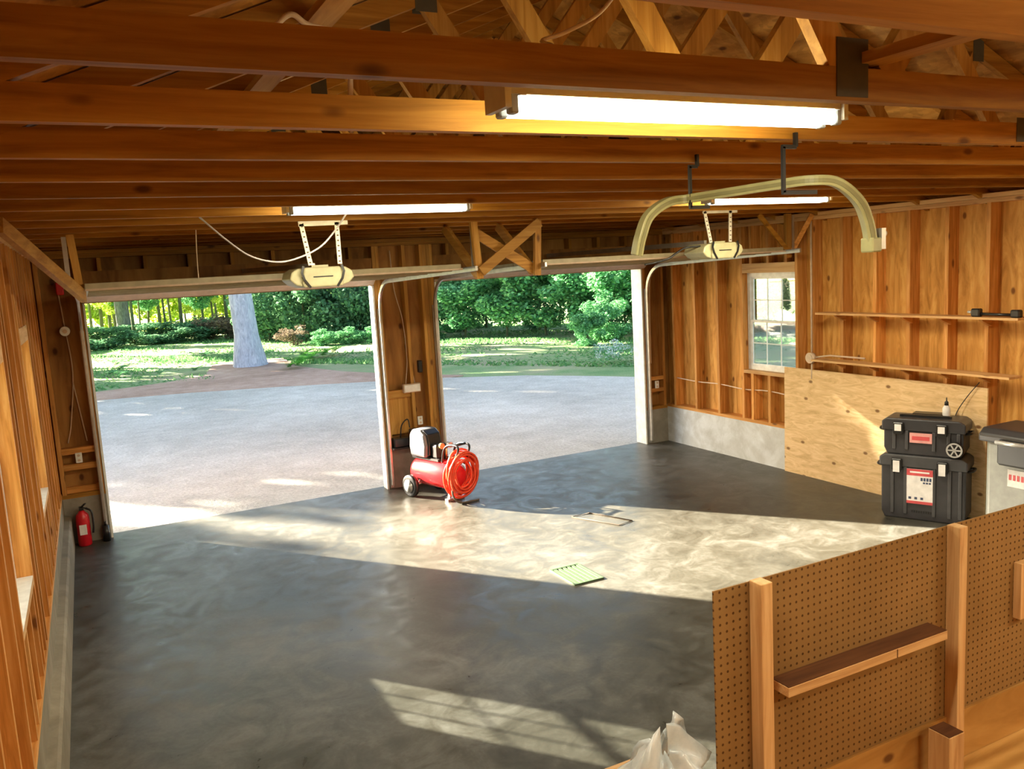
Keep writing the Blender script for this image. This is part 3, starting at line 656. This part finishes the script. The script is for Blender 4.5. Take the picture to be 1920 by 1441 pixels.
T(MB().cyl((-.06,.13,.59),(-.06,.18,.59),.032)).build('pressure_gauge',SILVER,cp)
T(MB().tube(catm([(-.08,.18,.42),(-.08,.22,.56),(-.08,.30,.62),(-.08,.42,.63),(-.08,.46,.60),(-.08,.42,.50),(-.08,.36,.40)]),.012).tube(catm([(.08,.18,.42),(.08,.22,.56),(.08,.30,.62),(.08,.42,.63),(.08,.46,.60),(.08,.42,.50),(.08,.36,.40)]),.012).tube([(-.08,.40,.63),(.08,.40,.63)],.014)).build('carry_handle',BLACK,cp)
T(MB().box(-.162,-.159,-.10,.05,.22,.32)).build('decal',STKW,cp)
hs=MB(); pts=[]
for k in range(15*28):
    a=2*PI*k/28; lp=k/28; rr=.175+.045*math.sin(lp*2.1)+.02*math.sin(lp*5.3)
    cz=.33-.02*math.sin(lp*1.7); 
    pts.append((rr*math.cos(a)*(.95+.05*math.sin(lp*3)),.40+.055*math.sin(lp*2.7+a*.5)+.02*math.sin(a),cz+rr*1.12*math.sin(a)-.02))
hs.tube(pts,.0115,7); T(hs)
ho=one(hs,'air_hose',HOSE,'coil of orange-red air hose hung on the front of the compressor','hose')
T(hs2:=MB().tube(catm([(.14,.42,.30),(.17,.43,.12),(.10,.45,.02),(-.05,.50,.012),(-.12,.52,.012)]),.011,7))
one(hs2,'air_hose_end',WIRED,'dark loose hose end on the floor under the coil','hose')

# ---------------------------------------------------------------- floor items
g=empty('floor_grate',(3.29,-3.62,0),label='pale green slatted metal drain grate lying on the sunlit floor',cat='grate')
MB().box(3.15,3.42,-3.82,-3.80,0,.012).box(3.15,3.42,-3.44,-3.42,0,.012).box(3.15,3.165,-3.80,-3.44,0,.012).box(3.405,3.42,-3.80,-3.44,0,.012).build('frame',GREEN,g)
for k in range(6): 
    x=3.175+k*.042; MB().box(x,x+.026,-3.80,-3.44,.002,.010).build('slat',GREEN,g)
MB().box(3.166,3.404,-3.80,-3.44,0,.0015).build('dark_gap',WIRED,g)
fr=MB(); fr.tube([(4.06,-2.26,.006),(4.27,-2.25,.006),(4.46,-2.72,.006),(4.28,-2.76,.006)],.006,6,closed=True)
one(fr,'wire_frame',WIRED,'thin dark rectangular wire frame on the floor beyond the grate','wire frame')

# ---------------------------------------------------------------- leaning plywood
one(MB().prism([(6.945,0.0),(6.963,0.0),(6.975,1.2),(6.957,1.2)],-4.61,-2.20,1),'plywood_sheet',PLY,'pale knotty plywood sheet leaning on its long edge against the right wall','plywood')

# ---------------------------------------------------------------- toolboxes
TB=Matrix.Translation((6.54,-4.29,0))@Matrix.Rotation(math.atan2(-.905,.424),4,'Z')  # local +X along front face, local -Y is front
def TT(m): m.v=[tuple(TB@Vector(v)) for v in m.v]; return m
def toolbox(z0,h,w,d,label,upper):
    t=empty('rolling_toolbox',tuple(TB@Vector((0,.18,z0))),label=label,cat='toolbox')
    hl=.11; zt=z0+h
    TT(MB().prism([(-w/2+.03,z0),(w/2-.03,z0),(w/2,z0+.06),(w/2,zt-hl),(-w/2,zt-hl),(-w/2,z0+.06)],0,d,1)).build('body',CHAR,t,bevel=.012)
    TT(MB().prism([(-w/2-.015,zt-hl),(w/2+.015,zt-hl),(w/2+.015,zt-.03),(w/2-.03,zt),(-w/2+.03,zt),(-w/2-.015,zt-.03)],-.02,d+.01,1)).build('lid',CHARL if not upper else CHAR,t,bevel=.012)
    for x in (-w*.36,-w*.20,w*.14,w*.32,w*.44):
        TT(MB().box(x-.014,x+.014,-.014,.0,z0+.05,zt-hl)).build('rib',CHARL,t,bevel=.004)
    for x in (-w*.30,w*.24):
        l=TT(MB().cbox(x-.045,x+.045,-.048,-.018,zt-hl-.03,zt-.035,.006)).build('latch',BLACK,t)
        TT(MB().box(x-.028,x+.028,-.052,-.048,zt-hl-(.045 if not upper else .0),zt-.05)).build('latch_sticker',STKW,l)
    if upper:
        TT(MB().box(-w*.16,w*.12,-.020,-.015,z0+.12,z0+.21)).build('label_sticker',STKP,t)
        TT(MB().box(-w*.13,w*.09,-.0215,-.020,z0+.145,z0+.18)).build('sticker_lettering',STKR,t)
        TT(MB().bar((-w*.3,.10,zt+.012),(w*.3,.10,zt+.012),.03,.02).bar((-w*.3,.10,zt-.005),(-w*.3,.10,zt+.02),.03,.03).bar((w*.3,.10,zt-.005),(w*.3,.10,zt+.02),.03,.03)).build('carry_handle',BLACK,t)
        TT(MB().box(-w*.2,w*.2,.2,.32,zt,zt+.014)).build('lid_tray',BLACK,t)
    else:
        st=TT(MB().box(-w*.18,w*.13,-.022,-.015,z0+.16,zt-hl-.01)).build('label_sticker',STKW,t)
        TT(MB().box(-w*.18,w*.13,-.024,-.022,zt-hl-.07,zt-hl-.01)).build('sticker_band',STKR,st)
        TT(MB().box(-w*.14,w*.09,-.0255,-.024,zt-hl-.045,zt-hl-.03)).build('band_lettering',STKW,st)
        TT(MB().box(-w*.18,w*.13,-.024,-.022,z0+.16,z0+.185)).build('sticker_band',STKR,st)
        m=MB()
        for k in range(4): m.box(-.01+k*.024,.008+k*.024,-.0235,-.022,zt-hl-.115,zt-hl-.085)
        for k in range(3): m.box(.01+k*.024,.028+k*.024,-.0235,-.022,zt-hl-.14,zt-hl-.125)
        for k in range(3): m.box(-.11+k*.05,-.087+k*.05,-.0235,-.022,z0+.20,z0+.222)
        TT(m).build('sticker_lettering',INK,st)
        m=MB()
        for k in range(9): m.box(-.09+k*.02,-.078+k*.02,-.003,.0,z0+.07,z0+.092)
        TT(m).build('embossed_lettering',BLACK,t)
    # wheel on the near end of the front
    if upper:
        wh=TT(MB().lathe([(.02,-.018),(.055,-.018),(.068,-.012),(.072,.012),(.05,.018)],(w*.40,-.03,z0+.085),(0,-1,0),28)).build('wheel',BLACK,t)
        m=MB().lathe([(.056,.0),(.066,.004),(.066,.006),(.056,.006)],(w*.40,-.048,z0+.085),(0,-1,0),28)
        m=MB(); 
        for k in range(24):
            a0=2*PI*k/24;a1=2*PI*(k+1)/24; c=(w*.40,z0+.085)
            m.add([(c[0]+r_*math.cos(a),-.055,c[1]+r_*math.sin(a)) for r_,a in ((.052,a0),(.066,a0),(.066,a1),(.052,a1))],[(0,1,2,3)])
        for k in range(6):
            a=2*PI*k/6; m.bar((w*.40,-.053,z0+.085),(w*.40+.055*math.cos(a),-.053,z0+.085+.055*math.sin(a)),.012,.006,(0,1,0))
        TT(m).build('hub',SILVER,wh)
    # side handle at far end
    TT(MB().tube(catm([(-w/2,.08,zt-hl-.02),(-w/2-.05,.09,zt-hl-.01),(-w/2-.05,d-.09,zt-hl-.01),(-w/2,d-.08,zt-hl-.02)]),.012)).build('side_handle',BLACK,t)
    TT(MB().tube(catm([(w/2,.08,zt-hl-.02),(w/2+.04,.09,zt-hl-.01),(w/2+.04,d-.09,zt-hl-.01),(w/2,d-.08,zt-hl-.02)]),.012)).build('side_handle',BLACK,t)
    return t
toolbox(0,.60,.70,.29,'lower charcoal toolbox with a red and white label',False)
toolbox(.601,.335,.66,.28,'upper charcoal toolbox with pink label and silver wheel, stacked on the lower one',True)
bo=empty('glue_bottle',(6.80,-4.33,.937),label='small clear bottle with black tip standing on the upper toolbox',cat='bottle')
MB().lathe([(.03,0),(.033,.01),(.033,.07),(.02,.095),(.012,.10)],(6.80,-4.33,.937)).build('body',STKW,bo)
MB().lathe([(.018,0),(.016,.03),(.006,.04),(.004,.07)],(6.80,-4.33,1.037)).build('cap',BLACK,bo)

# trash can
tc=empty('trash_can',(6.68,-5.210,0),label='grey trash can with black lid beside the toolboxes',cat='trash can')
MB().prism([(6.44,-5.470),(6.48,-5.510),(6.90,-5.510),(6.94,-5.470),(6.94,-4.970),(6.90,-4.930),(6.48,-4.930),(6.44,-4.970)],0.0,.86,2).build('body',GREYP,tc,bevel=.02)
MB().prism([(6.41,.86),(6.95,.86),(6.95,.93),(6.90,.97),(6.47,.97),(6.41,.92)],-5.540,-4.900,1).build('lid',CHAR,tc,bevel=.015)
MB().cbox(6.36,6.44,-5.350,-5.090,.70,.90,.015).build('front_latch',BLACK,tc)
MB().cyl((6.35,-5.350,.885),(6.35,-5.090,.885),.016).build('grip_bar',SILVER,tc)
st=MB().box(6.435,6.439,-5.320,-5.140,.52,.66).build('label_sticker',STKW,tc)
m=MB()
for k in range(5): m.box(6.432,6.4345,-5.305+k*.033,-5.285+k*.033,.575,.62)
m.build('sticker_lettering',STKR,st)

# ---------------------------------------------------------------- pegboard partition
YP=-6.84
pg=empty('pegboard_partition',(3.4,YP,0),label='brown pegboard half wall with pale studs at lower right',cat='partition')
MB().box(2.0,6.4,YP,YP+.006,.0,1.215).build('pegboard_panel',PEG,pg)
for x0,x1 in ((2.178,2.236),(3.345,3.397),(4.51,4.565),(5.67,5.725)): MB().box(x0,x1,YP-.068,YP-.001,0,1.222).build('stud',PALE[2],pg,bevel=.003)
MB().box(2.0,6.4,YP-.014,YP-.001,.0,.30).build('lower_plywood',PLYD,pg)
MB().box(2.282,3.225,YP-.100,YP-.004,.745,.785).build('ledge_block',PALE[0],pg,bevel=.002)
MB().box(2.284,3.223,YP-.098,YP-.002,.785,.7885).build('ledge_top',WAL,pg)
MB().box(2.90,2.904,YP-.1015,YP-.10,.746,.784).build('ledge_joint',WAL,pg)
MB().box(3.145,3.245,YP-.175,YP-.070,0,.335).build('block_post',PALE[2],pg,bevel=.003)
MB().box(3.148,3.242,YP-.172,YP-.073,.335,.338).build('block_end_grain',WAL,pg)
MB().box(3.84,3.93,YP-.04,YP-.001,.66,.94).build('cleat',PALE[2],pg,bevel=.002)
one(MB().box(1.99,6.4,-8.7,YP-.016,0,.06),'floor_panel',PLYD,'brown plywood panel on the floor in front of the pegboard wall, lower right','plywood')
# bench with plastic bag
bn=empty('workbench',(1.50,-6.9,0),label='pale board bench top at the bottom edge, left of the pegboard',cat='workbench')
MB().box(1.0,1.97,-7.35,-6.555,.425,.45).build('bench_top',PALE[0],bn,bevel=.003)
for x in (1.08,1.88):
    for y in (-7.28,-6.65): MB().box(x-.04,x+.04,y-.04,y+.04,0,.425).build('leg',PALE[2],bn)
def bag():
    n=56; m=MB(); vs=[]; fs=[]; r2=random.Random(3)
    rings=[(.0,.13),(.02,.155),(.05,.16),(.08,.14),(.105,.115),(.125,.085),(.14,.055),(.148,.02)]
    for i,(z,r) in enumerate(rings):
        for j in range(n):
            a=2*PI*j/n; q=r*(1+.13*math.sin(a*5+i*.8)+.10*math.sin(a*9+i*1.3)+r2.uniform(-.035,.035))
            zz=z*(1+.45*math.sin(a*2+.9)+.25*math.sin(a*7+1))+r2.uniform(-.004,.004)*(i>0)
            vs.append((1.80+q*math.cos(a)*1.15,-6.76+q*math.sin(a)*.9,.452+max(0,zz)))
    for i in range(len(rings)-1):
        for j in range(n): fs.append((i*n+j,i*n+(j+1)%n,(i+1)*n+(j+1)%n,(i+1)*n+j))
    m.add(vs,fs,True)
    for (dx,dy,h,w,ph) in ((-.06,.02,.13,.05,0),(.09,.03,.20,.05,1.5)):   # loose handle loops standing up
        pts=[]
        for k in range(9):
            t=k/8; pts.append((1.80+dx+(t-.5)*.11,-6.76+dy+.02*math.sin(k+ph),.50+h*math.sin(PI*t)))
        m.sweep(pts,[(-w/2,-.002),(0,.006),(w/2,-.002),(0,-.004)],True)
    return one(m,'plastic_bag',BAGM,'crumpled translucent white plastic bag on the bench','plastic bag')
bag()

# ---------------------------------------------------------------- vegetation
def leafcloud(name,n,fn,size,mat,seed,parent=None):
    r=random.Random(seed); vs=[];fs=[]
    for i in range(n):
        p=Vector(fn(r)); s=size*r.uniform(.6,1.35); a=r.uniform(0,2*PI); el=r.uniform(-.9,.6)
        d=Vector((math.cos(a)*math.cos(el),math.sin(a)*math.cos(el),math.sin(el)))
        q=d.cross(Vector((r.uniform(-1,1),r.uniform(-1,1),1))).normalized()*s*.36
        o=len(vs); vs+=[p-d*s*.5,p+q,p+d*s*.5,p-q]; fs.append((o,o+1,o+2,o+3))
    me=bpy.data.meshes.new(name); me.from_pydata([tuple(v) for v in vs],[],fs); me.materials.append(mat); me.update()
    return me
def clumps(rx,ry,rz,k,cr,seed):
    r=random.Random(seed); C=[]
    for i in range(k):
        while True:
            p=Vector((r.uniform(-1,1),r.uniform(-1,1),r.uniform(-1,1)))
            if .35<p.length<1: break
        C.append(Vector((p.x*rx,p.y*ry,p.z*rz)))
    def f(q):
        c=q.choice(C); 
        while True:
            p=Vector((q.uniform(-1,1),q.uniform(-1,1),q.uniform(-1,1)))
            if p.length<1: break
        p=p.normalized()*(.55+.45*q.random())
        return c+Vector((p.x*cr,p.y*cr,p.z*cr*.6))
    return f
def obj_from(me,name,parent,loc,scale=(1,1,1),rz=0):
    o=bpy.data.objects.new(name,me); COL.objects.link(o); o.parent=parent; o.location=loc; o.scale=scale; o.rotation_euler=(0,0,rz); return o
bushes=[leafcloud('foliage',7000,clumps(1,1,.95,26,.42,s),.115,LEAF_MID,s) for s in (1,2,3)]
bushesD=[leafcloud('foliage',6000,clumps(1,1,.95,26,.42,s),.12,LEAF_DARK,s) for s in (4,5)]
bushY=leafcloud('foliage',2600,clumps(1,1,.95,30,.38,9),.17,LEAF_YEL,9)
bushB=leafcloud('foliage',2200,clumps(1,1,.8,20,.4,10),.13,LEAF_BROWN,10)
trunkme={}
def trunk(name,parent,h,r0,r1,mat,seed=1,lean=0):
    q=random.Random(seed); m=MB(); pts=[];n=9;seg=14; vs=[];fs=[]
    for i in range(n):
        t=i/(n-1); z=h*t; r=r0+(r1-r0)*t + (r0*.45*math.exp(-t*h/.35) if r0>.15 else 0)
        cx=lean*z+.05*h/6*math.sin(t*4+seed); cy=.04*math.sin(t*3+seed*2)
        for j in range(seg): a=2*PI*j/seg; k=r*(1+.06*math.sin(a*5+seed)+q.uniform(-.03,.03)); vs.append((cx+k*math.cos(a),cy+k*math.sin(a),z-.05))
    for i in range(n-1):
        for j in range(seg): fs.append((i*seg+j,i*seg+(j+1)%seg,(i+1)*seg+(j+1)%seg,(i+1)*seg+j))
    m.add(vs,fs,True)
    off=wloc(parent); m.v=[tuple(Vector(v)+off) for v in m.v]
    return m.build(name,mat,parent)
# big blue-grey tree
bt=empty('large_tree',(4.25,17.2,-.05),label='large pale blue-grey tree trunk standing in the left opening',cat='tree')
trunk('trunk',bt,8,.36,.28,BARK_BLUE,2,-.018)
obj_from(bushesD[0],'crown',bt,(0,0,9),(3.2,3.2,2.4))
b2=empty('dark_tree',(1.65,35.2,-.05),label='dark broad trunk among the saplings at the far left',cat='tree')
trunk('trunk',b2,8,.32,.24,BARK_DARK,3)
obj_from(bushesD[1],'crown',b2,(0,0,9),(2.5,2.5,2))
for i in range(26):
    X=-1.2+i*.36+rnd.uniform(-.12,.12); Y=rnd.uniform(33,44); 
    X=X*(Y+9.3)/44.5
    s=empty('sapling',(X,Y,-.05),label='thin sapling trunk in the bright row at the edge of the far woods',cat='tree',group='saplings at the far edge of the woods')
    trunk('trunk',s,5.5,rnd.uniform(.05,.10),.03,BARK_THIN,20+i,rnd.uniform(-.03,.03))
    obj_from(rnd.choice([bushes[0],bushes[1],bushY]),'foliage',s,(0,0,rnd.uniform(2.2,4.2)),(.85,.85,rnd.uniform(.7,1.3)),rnd.uniform(0,6))
def shrub(x,y,me,sc,label,group,zf=.85,name='shrub'):
    s=empty(name,(x,y,-.05),label=label,cat='shrub',group=group)
    o=obj_from(me,'foliage',s,(0,0,sc[2]*zf),sc,rnd.uniform(0,6)); 
    trunk('stem',s,sc[2]*.9,.05,.03,BARK_THIN,int(x*10)%97)
    return s
# undergrowth far left
for i in range(9):
    shrub(-1.5+i*1.15+rnd.uniform(-.2,.2),rnd.uniform(31,35),bushesD[i%2],(1.1,1.0,.55),'low dark undergrowth bush in front of the far saplings','undergrowth below the saplings')
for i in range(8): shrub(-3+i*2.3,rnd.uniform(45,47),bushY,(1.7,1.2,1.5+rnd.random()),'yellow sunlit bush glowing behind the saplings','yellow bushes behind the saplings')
for i in range(4): shrub(5.0+i*.9,32-i*.6,bushB,(.9,.8,.7),'brownish brush pile beside the large trunk','brown brush beside the large trunk')
# dense hedge right part of the left opening
hx=[(6.9,27.5,3.0),(8.1,26.0,3.4),(9.3,25.4,3.2),(10.4,24.3,3.4),(11.5,23.6,3.5),(7.5,30.5,3.6),(9.6,29,4.2),(11.9,27.5,4.4),(13.6,25.8,4.4),(15.5,24,4.4)]
for i,(x,y,h) in enumerate(hx): shrub(x,y,bushesD[i%2],(1.35,1.1,h*.52),'tall dull green bush in the hedge right of the large trunk','hedge behind the pillar',.95)
shrub(7.2,24.2,bushB,(.6,.5,.45),'small brownish shrub at the foot of the hedge','brownish shrubs')
for i in range(5): shrub(8.0+i*1.0,22.7-.45*i,bushes[i%3],(.6,.5,.35),'low green shrub along the foot of the hedge','low shrubs along the hedge')
# right opening: bright overhanging foliage
rx=[(12.9,20.3,2.9),(14.0,19.0,3.4),(15.0,17.8,3.3),(15.9,16.4,3.4),(16.6,15.0,3.6),(17.4,13.4,3.6),(18.4,11.8,3.6),(16.2,20.5,4.2),(18.0,18.2,4.4),(19.5,15.6,4.4),(20.5,12.8,4.4),(14.0,23.0,4.0),(21.5,10,4.4)]
for i,(x,y,h) in enumerate(rx):
    shrub(x,y,bushes[i%3] if i<7 else bushesD[i%2],(1.35,1.3,h*.42),'tall bright green leafy bush seen through the right opening' if i<7 else 'dark tall bush standing behind the bright bushes','bright bushes in the right opening' if i<7 else 'dark bushes at the back right',1.35 if i<7 else 1.0)
shrub(14.9,13.6,bushes[1],(.8,.75,.85),'rounded bright green bush drooping to the grass','',.9)
shrub(13.9,13.2,bushes[2],(.55,.5,.55),'small bright green bush in front of the drooping bush','',.9)
for i,(x,y) in enumerate([(22,6),(23.5,3),(24,0),(25,-3),(21,8.5),(26,-6)]): shrub(x,y,bushes[i%3],(2.2,2.2,2.2),'big green bush on the lawn seen through the right window','bushes beyond the right window',.95)
# ferns
def fern(x,y,s,label,mat):
    r=random.Random(int(x*100)); vs=[];fs=[]
    for k in range(46):
        a=r.uniform(0,2*PI); L=s*r.uniform(.6,1.1); n=9
        for i in range(n):
            t0=i/n; p=Vector((math.cos(a)*L*t0,math.sin(a)*L*t0,.1+L*.9*(t0-.75*t0*t0)))
            for sd in (-1,1):
                w=L*.2*(1-t0*.8); q=Vector((-math.sin(a),math.cos(a),.1))*sd*w; f=Vector((math.cos(a),math.sin(a),0))*L*.07
                o=len(vs); vs+=[p,p+q*.5+f,p+q+f*.6,p+q*.5-f*.4]; fs.append((o,o+1,o+2,o+3))
    m=MB(); m.add([tuple(Vector(v)+Vector((x,y,-.05))) for v in vs],fs)
    return one(m,'fern',mat,label,'fern',base=(x,y,-.05))
for i,(x,y,s) in enumerate([(5.55,16.0,.55),(6.1,17.0,.7),(6.7,17.7,.7),(5.0,14.9,.4),(7.2,18.3,.55),(6.2,18.3,.6),(5.3,15.2,.45)]):
    f=fern(x,y,s,'bright green fern in the clump right of the large trunk',LEAF_FERN); f['group']='bright ferns right of the large trunk'
for i in range(14):
    x=rnd.uniform(.2,3.6); y=rnd.uniform(16.5,23); f=fern(x,y,rnd.uniform(.25,.45),'low green fern on the grass left of the large trunk',LEAF_MID); f['group']='low ferns left of the large trunk'
# white flowering plant
for i in range(6):
    x=11.3+i*.34+rnd.uniform(-.1,.1); y=8.6-.12*i+rnd.uniform(-.5,.5)
    me=leafcloud('foliage',260,clumps(.26,.26,.2,12,.12,40+i),.05,LEAF_MID,40+i); s=empty('flowering_shrub',(x,y,-.05),label='small white flowering shrub at the right edge of the gravel',cat='shrub',group='white flowering shrubs')
    obj_from(me,'foliage',s,(0,0,.28)); me2=leafcloud('flowers',300,clumps(.3,.3,.24,16,.1,60+i),.045,LEAF_WHITE,60+i); fl=obj_from(me2,'flowers',s,(0,0,.34)); fl['kind']='stuff'
# grass
r=random.Random(5); vs=[];fs=[]
def inlawn(x,y):
    if y<12.9 and x<6: return False
    if x>=6 and (x-6)*.0+ y < 13.4-(x-6)*1.02+.2*math.sin(x*3) : return False
    return True
cnt=0
while cnt<30000:
    x=r.uniform(-.5,20); y=r.uniform(5,34)
    if x<5.6 and y<14.6+.3*math.sin(x*2): continue
    if 3.0<x<5.6 and y<18.5: continue
    if x>=5.6 and y<16.5-(x-5.6)*1.5 : continue
    if x>11.5 and y<5+0*x: continue
    if math.sin(x*.9+y*.5)+math.sin(y*.7-x*.4)+r.uniform(-1.6,1.6)<-.2: continue
    cnt+=1; h=r.uniform(.02,.075)*(1.0+.7*math.sin(x*1.7+y)); a=r.uniform(0,PI); w=.04
    dx,dy=math.cos(a)*w,math.sin(a)*w; lx,ly=r.uniform(-.09,.09),r.uniform(-.09,.09); o=len(vs)
    vs+=[(x-dx,y-dy,0),(x+dx,y+dy,0),(x+lx,y+ly,h)]; fs.append((o,o+1,o+2))
one(MB().add([(a,b,c-.06) for a,b,c in vs],fs),'grass',GRASSB,'tufts of green grass on the lawn beyond the gravel','grass',kind='stuff',base=(0,0,-.06))

# trees up-sun, beyond the left wall, that shade the driveway
shademe=[leafcloud('crown',2300,clumps(1,1,1,30,.34,s),.17,LEAF_MID,s) for s in (71,72)]
def shade_tree(c,a,top,rad,bot,dens=1.0):
    nx,ny=.785,.62   # cross-sun direction
    x=SUN_AZ.x*a+nx*c; y=SUN_AZ.y*a+ny*c
    s=empty('roadside_tree',(x,y,-.05),label='leafy tree beyond the left wall shading the driveway',cat='tree',group='trees beyond the left wall')
    trunk('trunk',s,top*.8,.16,.07,BARK_THIN,int(abs(x*7))%50)
    hh=(top-bot)/2; obj_from(shademe[int(abs(x*10))%2],'crown',s,(0,0,bot+hh),(rad,rad,hh),rnd.uniform(0,6)); return s
shade_tree(.9,-24,9.9,2.0,3.0)
shade_tree(-1.3,-24,8.6,1.8,3.0)
shade_tree(3.15,-23.5,11.6,1.15,3)
shade_tree(4.9,-24,15.0,1.5,3); shade_tree(4.0,-25.5,16,1.15,3)
shade_tree(7.3,-23,13,2.4,3); shade_tree(10.5,-24,13.5,2.6,3); shade_tree(13.5,-23,13,2.6,3); shade_tree(17,-24,13,3,3)
shade_tree(3.6,-28,16.5,1.1,4)
shade_tree(6.4,-28,14,2.2,3); shade_tree(9,-29,14,2.4,3); shade_tree(12.2,-28,14,2.4,3)

# ---------------------------------------------------------------- light
sun=bpy.data.lights.new('sun','SUN'); sun.energy=92; sun.angle=R(.55); sun.color=(1,.89,.70)
so=bpy.data.objects.new('sun',sun); COL.objects.link(so); so.location=(-20,25,15)
dv=Vector((SUN_AZ.x*math.cos(SUN_EL),SUN_AZ.y*math.cos(SUN_EL),-math.sin(SUN_EL)))
so.rotation_euler=dv.to_track_quat('-Z','Y').to_euler()
w=bpy.data.worlds.new('World'); S.world=w; w.use_nodes=True; nt=w.node_tree; nt.nodes.clear()
sk=nt.nodes.new('ShaderNodeTexSky'); sk.sky_type='NISHITA'; sk.sun_disc=False; sk.sun_elevation=R(24); sk.sun_rotation=math.atan2(-SUN_AZ.x,-SUN_AZ.y); sk.air_density=1; sk.dust_density=1.5
bg=nt.nodes.new('ShaderNodeBackground'); bg.inputs[1].default_value=.66; ow=nt.nodes.new('ShaderNodeOutputWorld')
mxn=nt.nodes.new('ShaderNodeMix'); mxn.data_type='RGBA'; mxn.blend_type='MULTIPLY'; mxn.inputs[0].default_value=1; mxn.inputs[7].default_value=(1,.95,.86,1)
nt.links.new(sk.outputs[0],mxn.inputs[6]); nt.links.new(mxn.outputs[2],bg.inputs[0]); nt.links.new(bg.outputs[0],ow.inputs[0])

# ---------------------------------------------------------------- camera
Mr=[[0.8898242532249169,-0.45287895505074094,-0.05579830145145848],[0.11153992600907985,0.09730473757584947,0.9889846474800222],[0.4424608946320656,0.8862462638101466,-0.1370982005861058]]
cam=bpy.data.cameras.new('camera'); cam.sensor_width=36; cam.sensor_fit='HORIZONTAL'; cam.lens=1580.29*36/1920; cam.clip_start=.05; cam.clip_end=500
co=bpy.data.objects.new('camera',cam); COL.objects.link(co)
r_,u_,f_=[Vector(v) for v in Mr]; mw=Matrix((r_,u_,-f_)).transposed().to_4x4(); mw.translation=(-.01557,-9.2636,2.47889); co.matrix_world=mw
S.camera=co
S.view_settings.view_transform='Standard'; S.view_settings.look='None'; S.view_settings.exposure=0; S.view_settings.gamma=1
S.cycles.max_bounces=10; S.cycles.diffuse_bounces=5; S.cycles.transparent_max_bounces=12
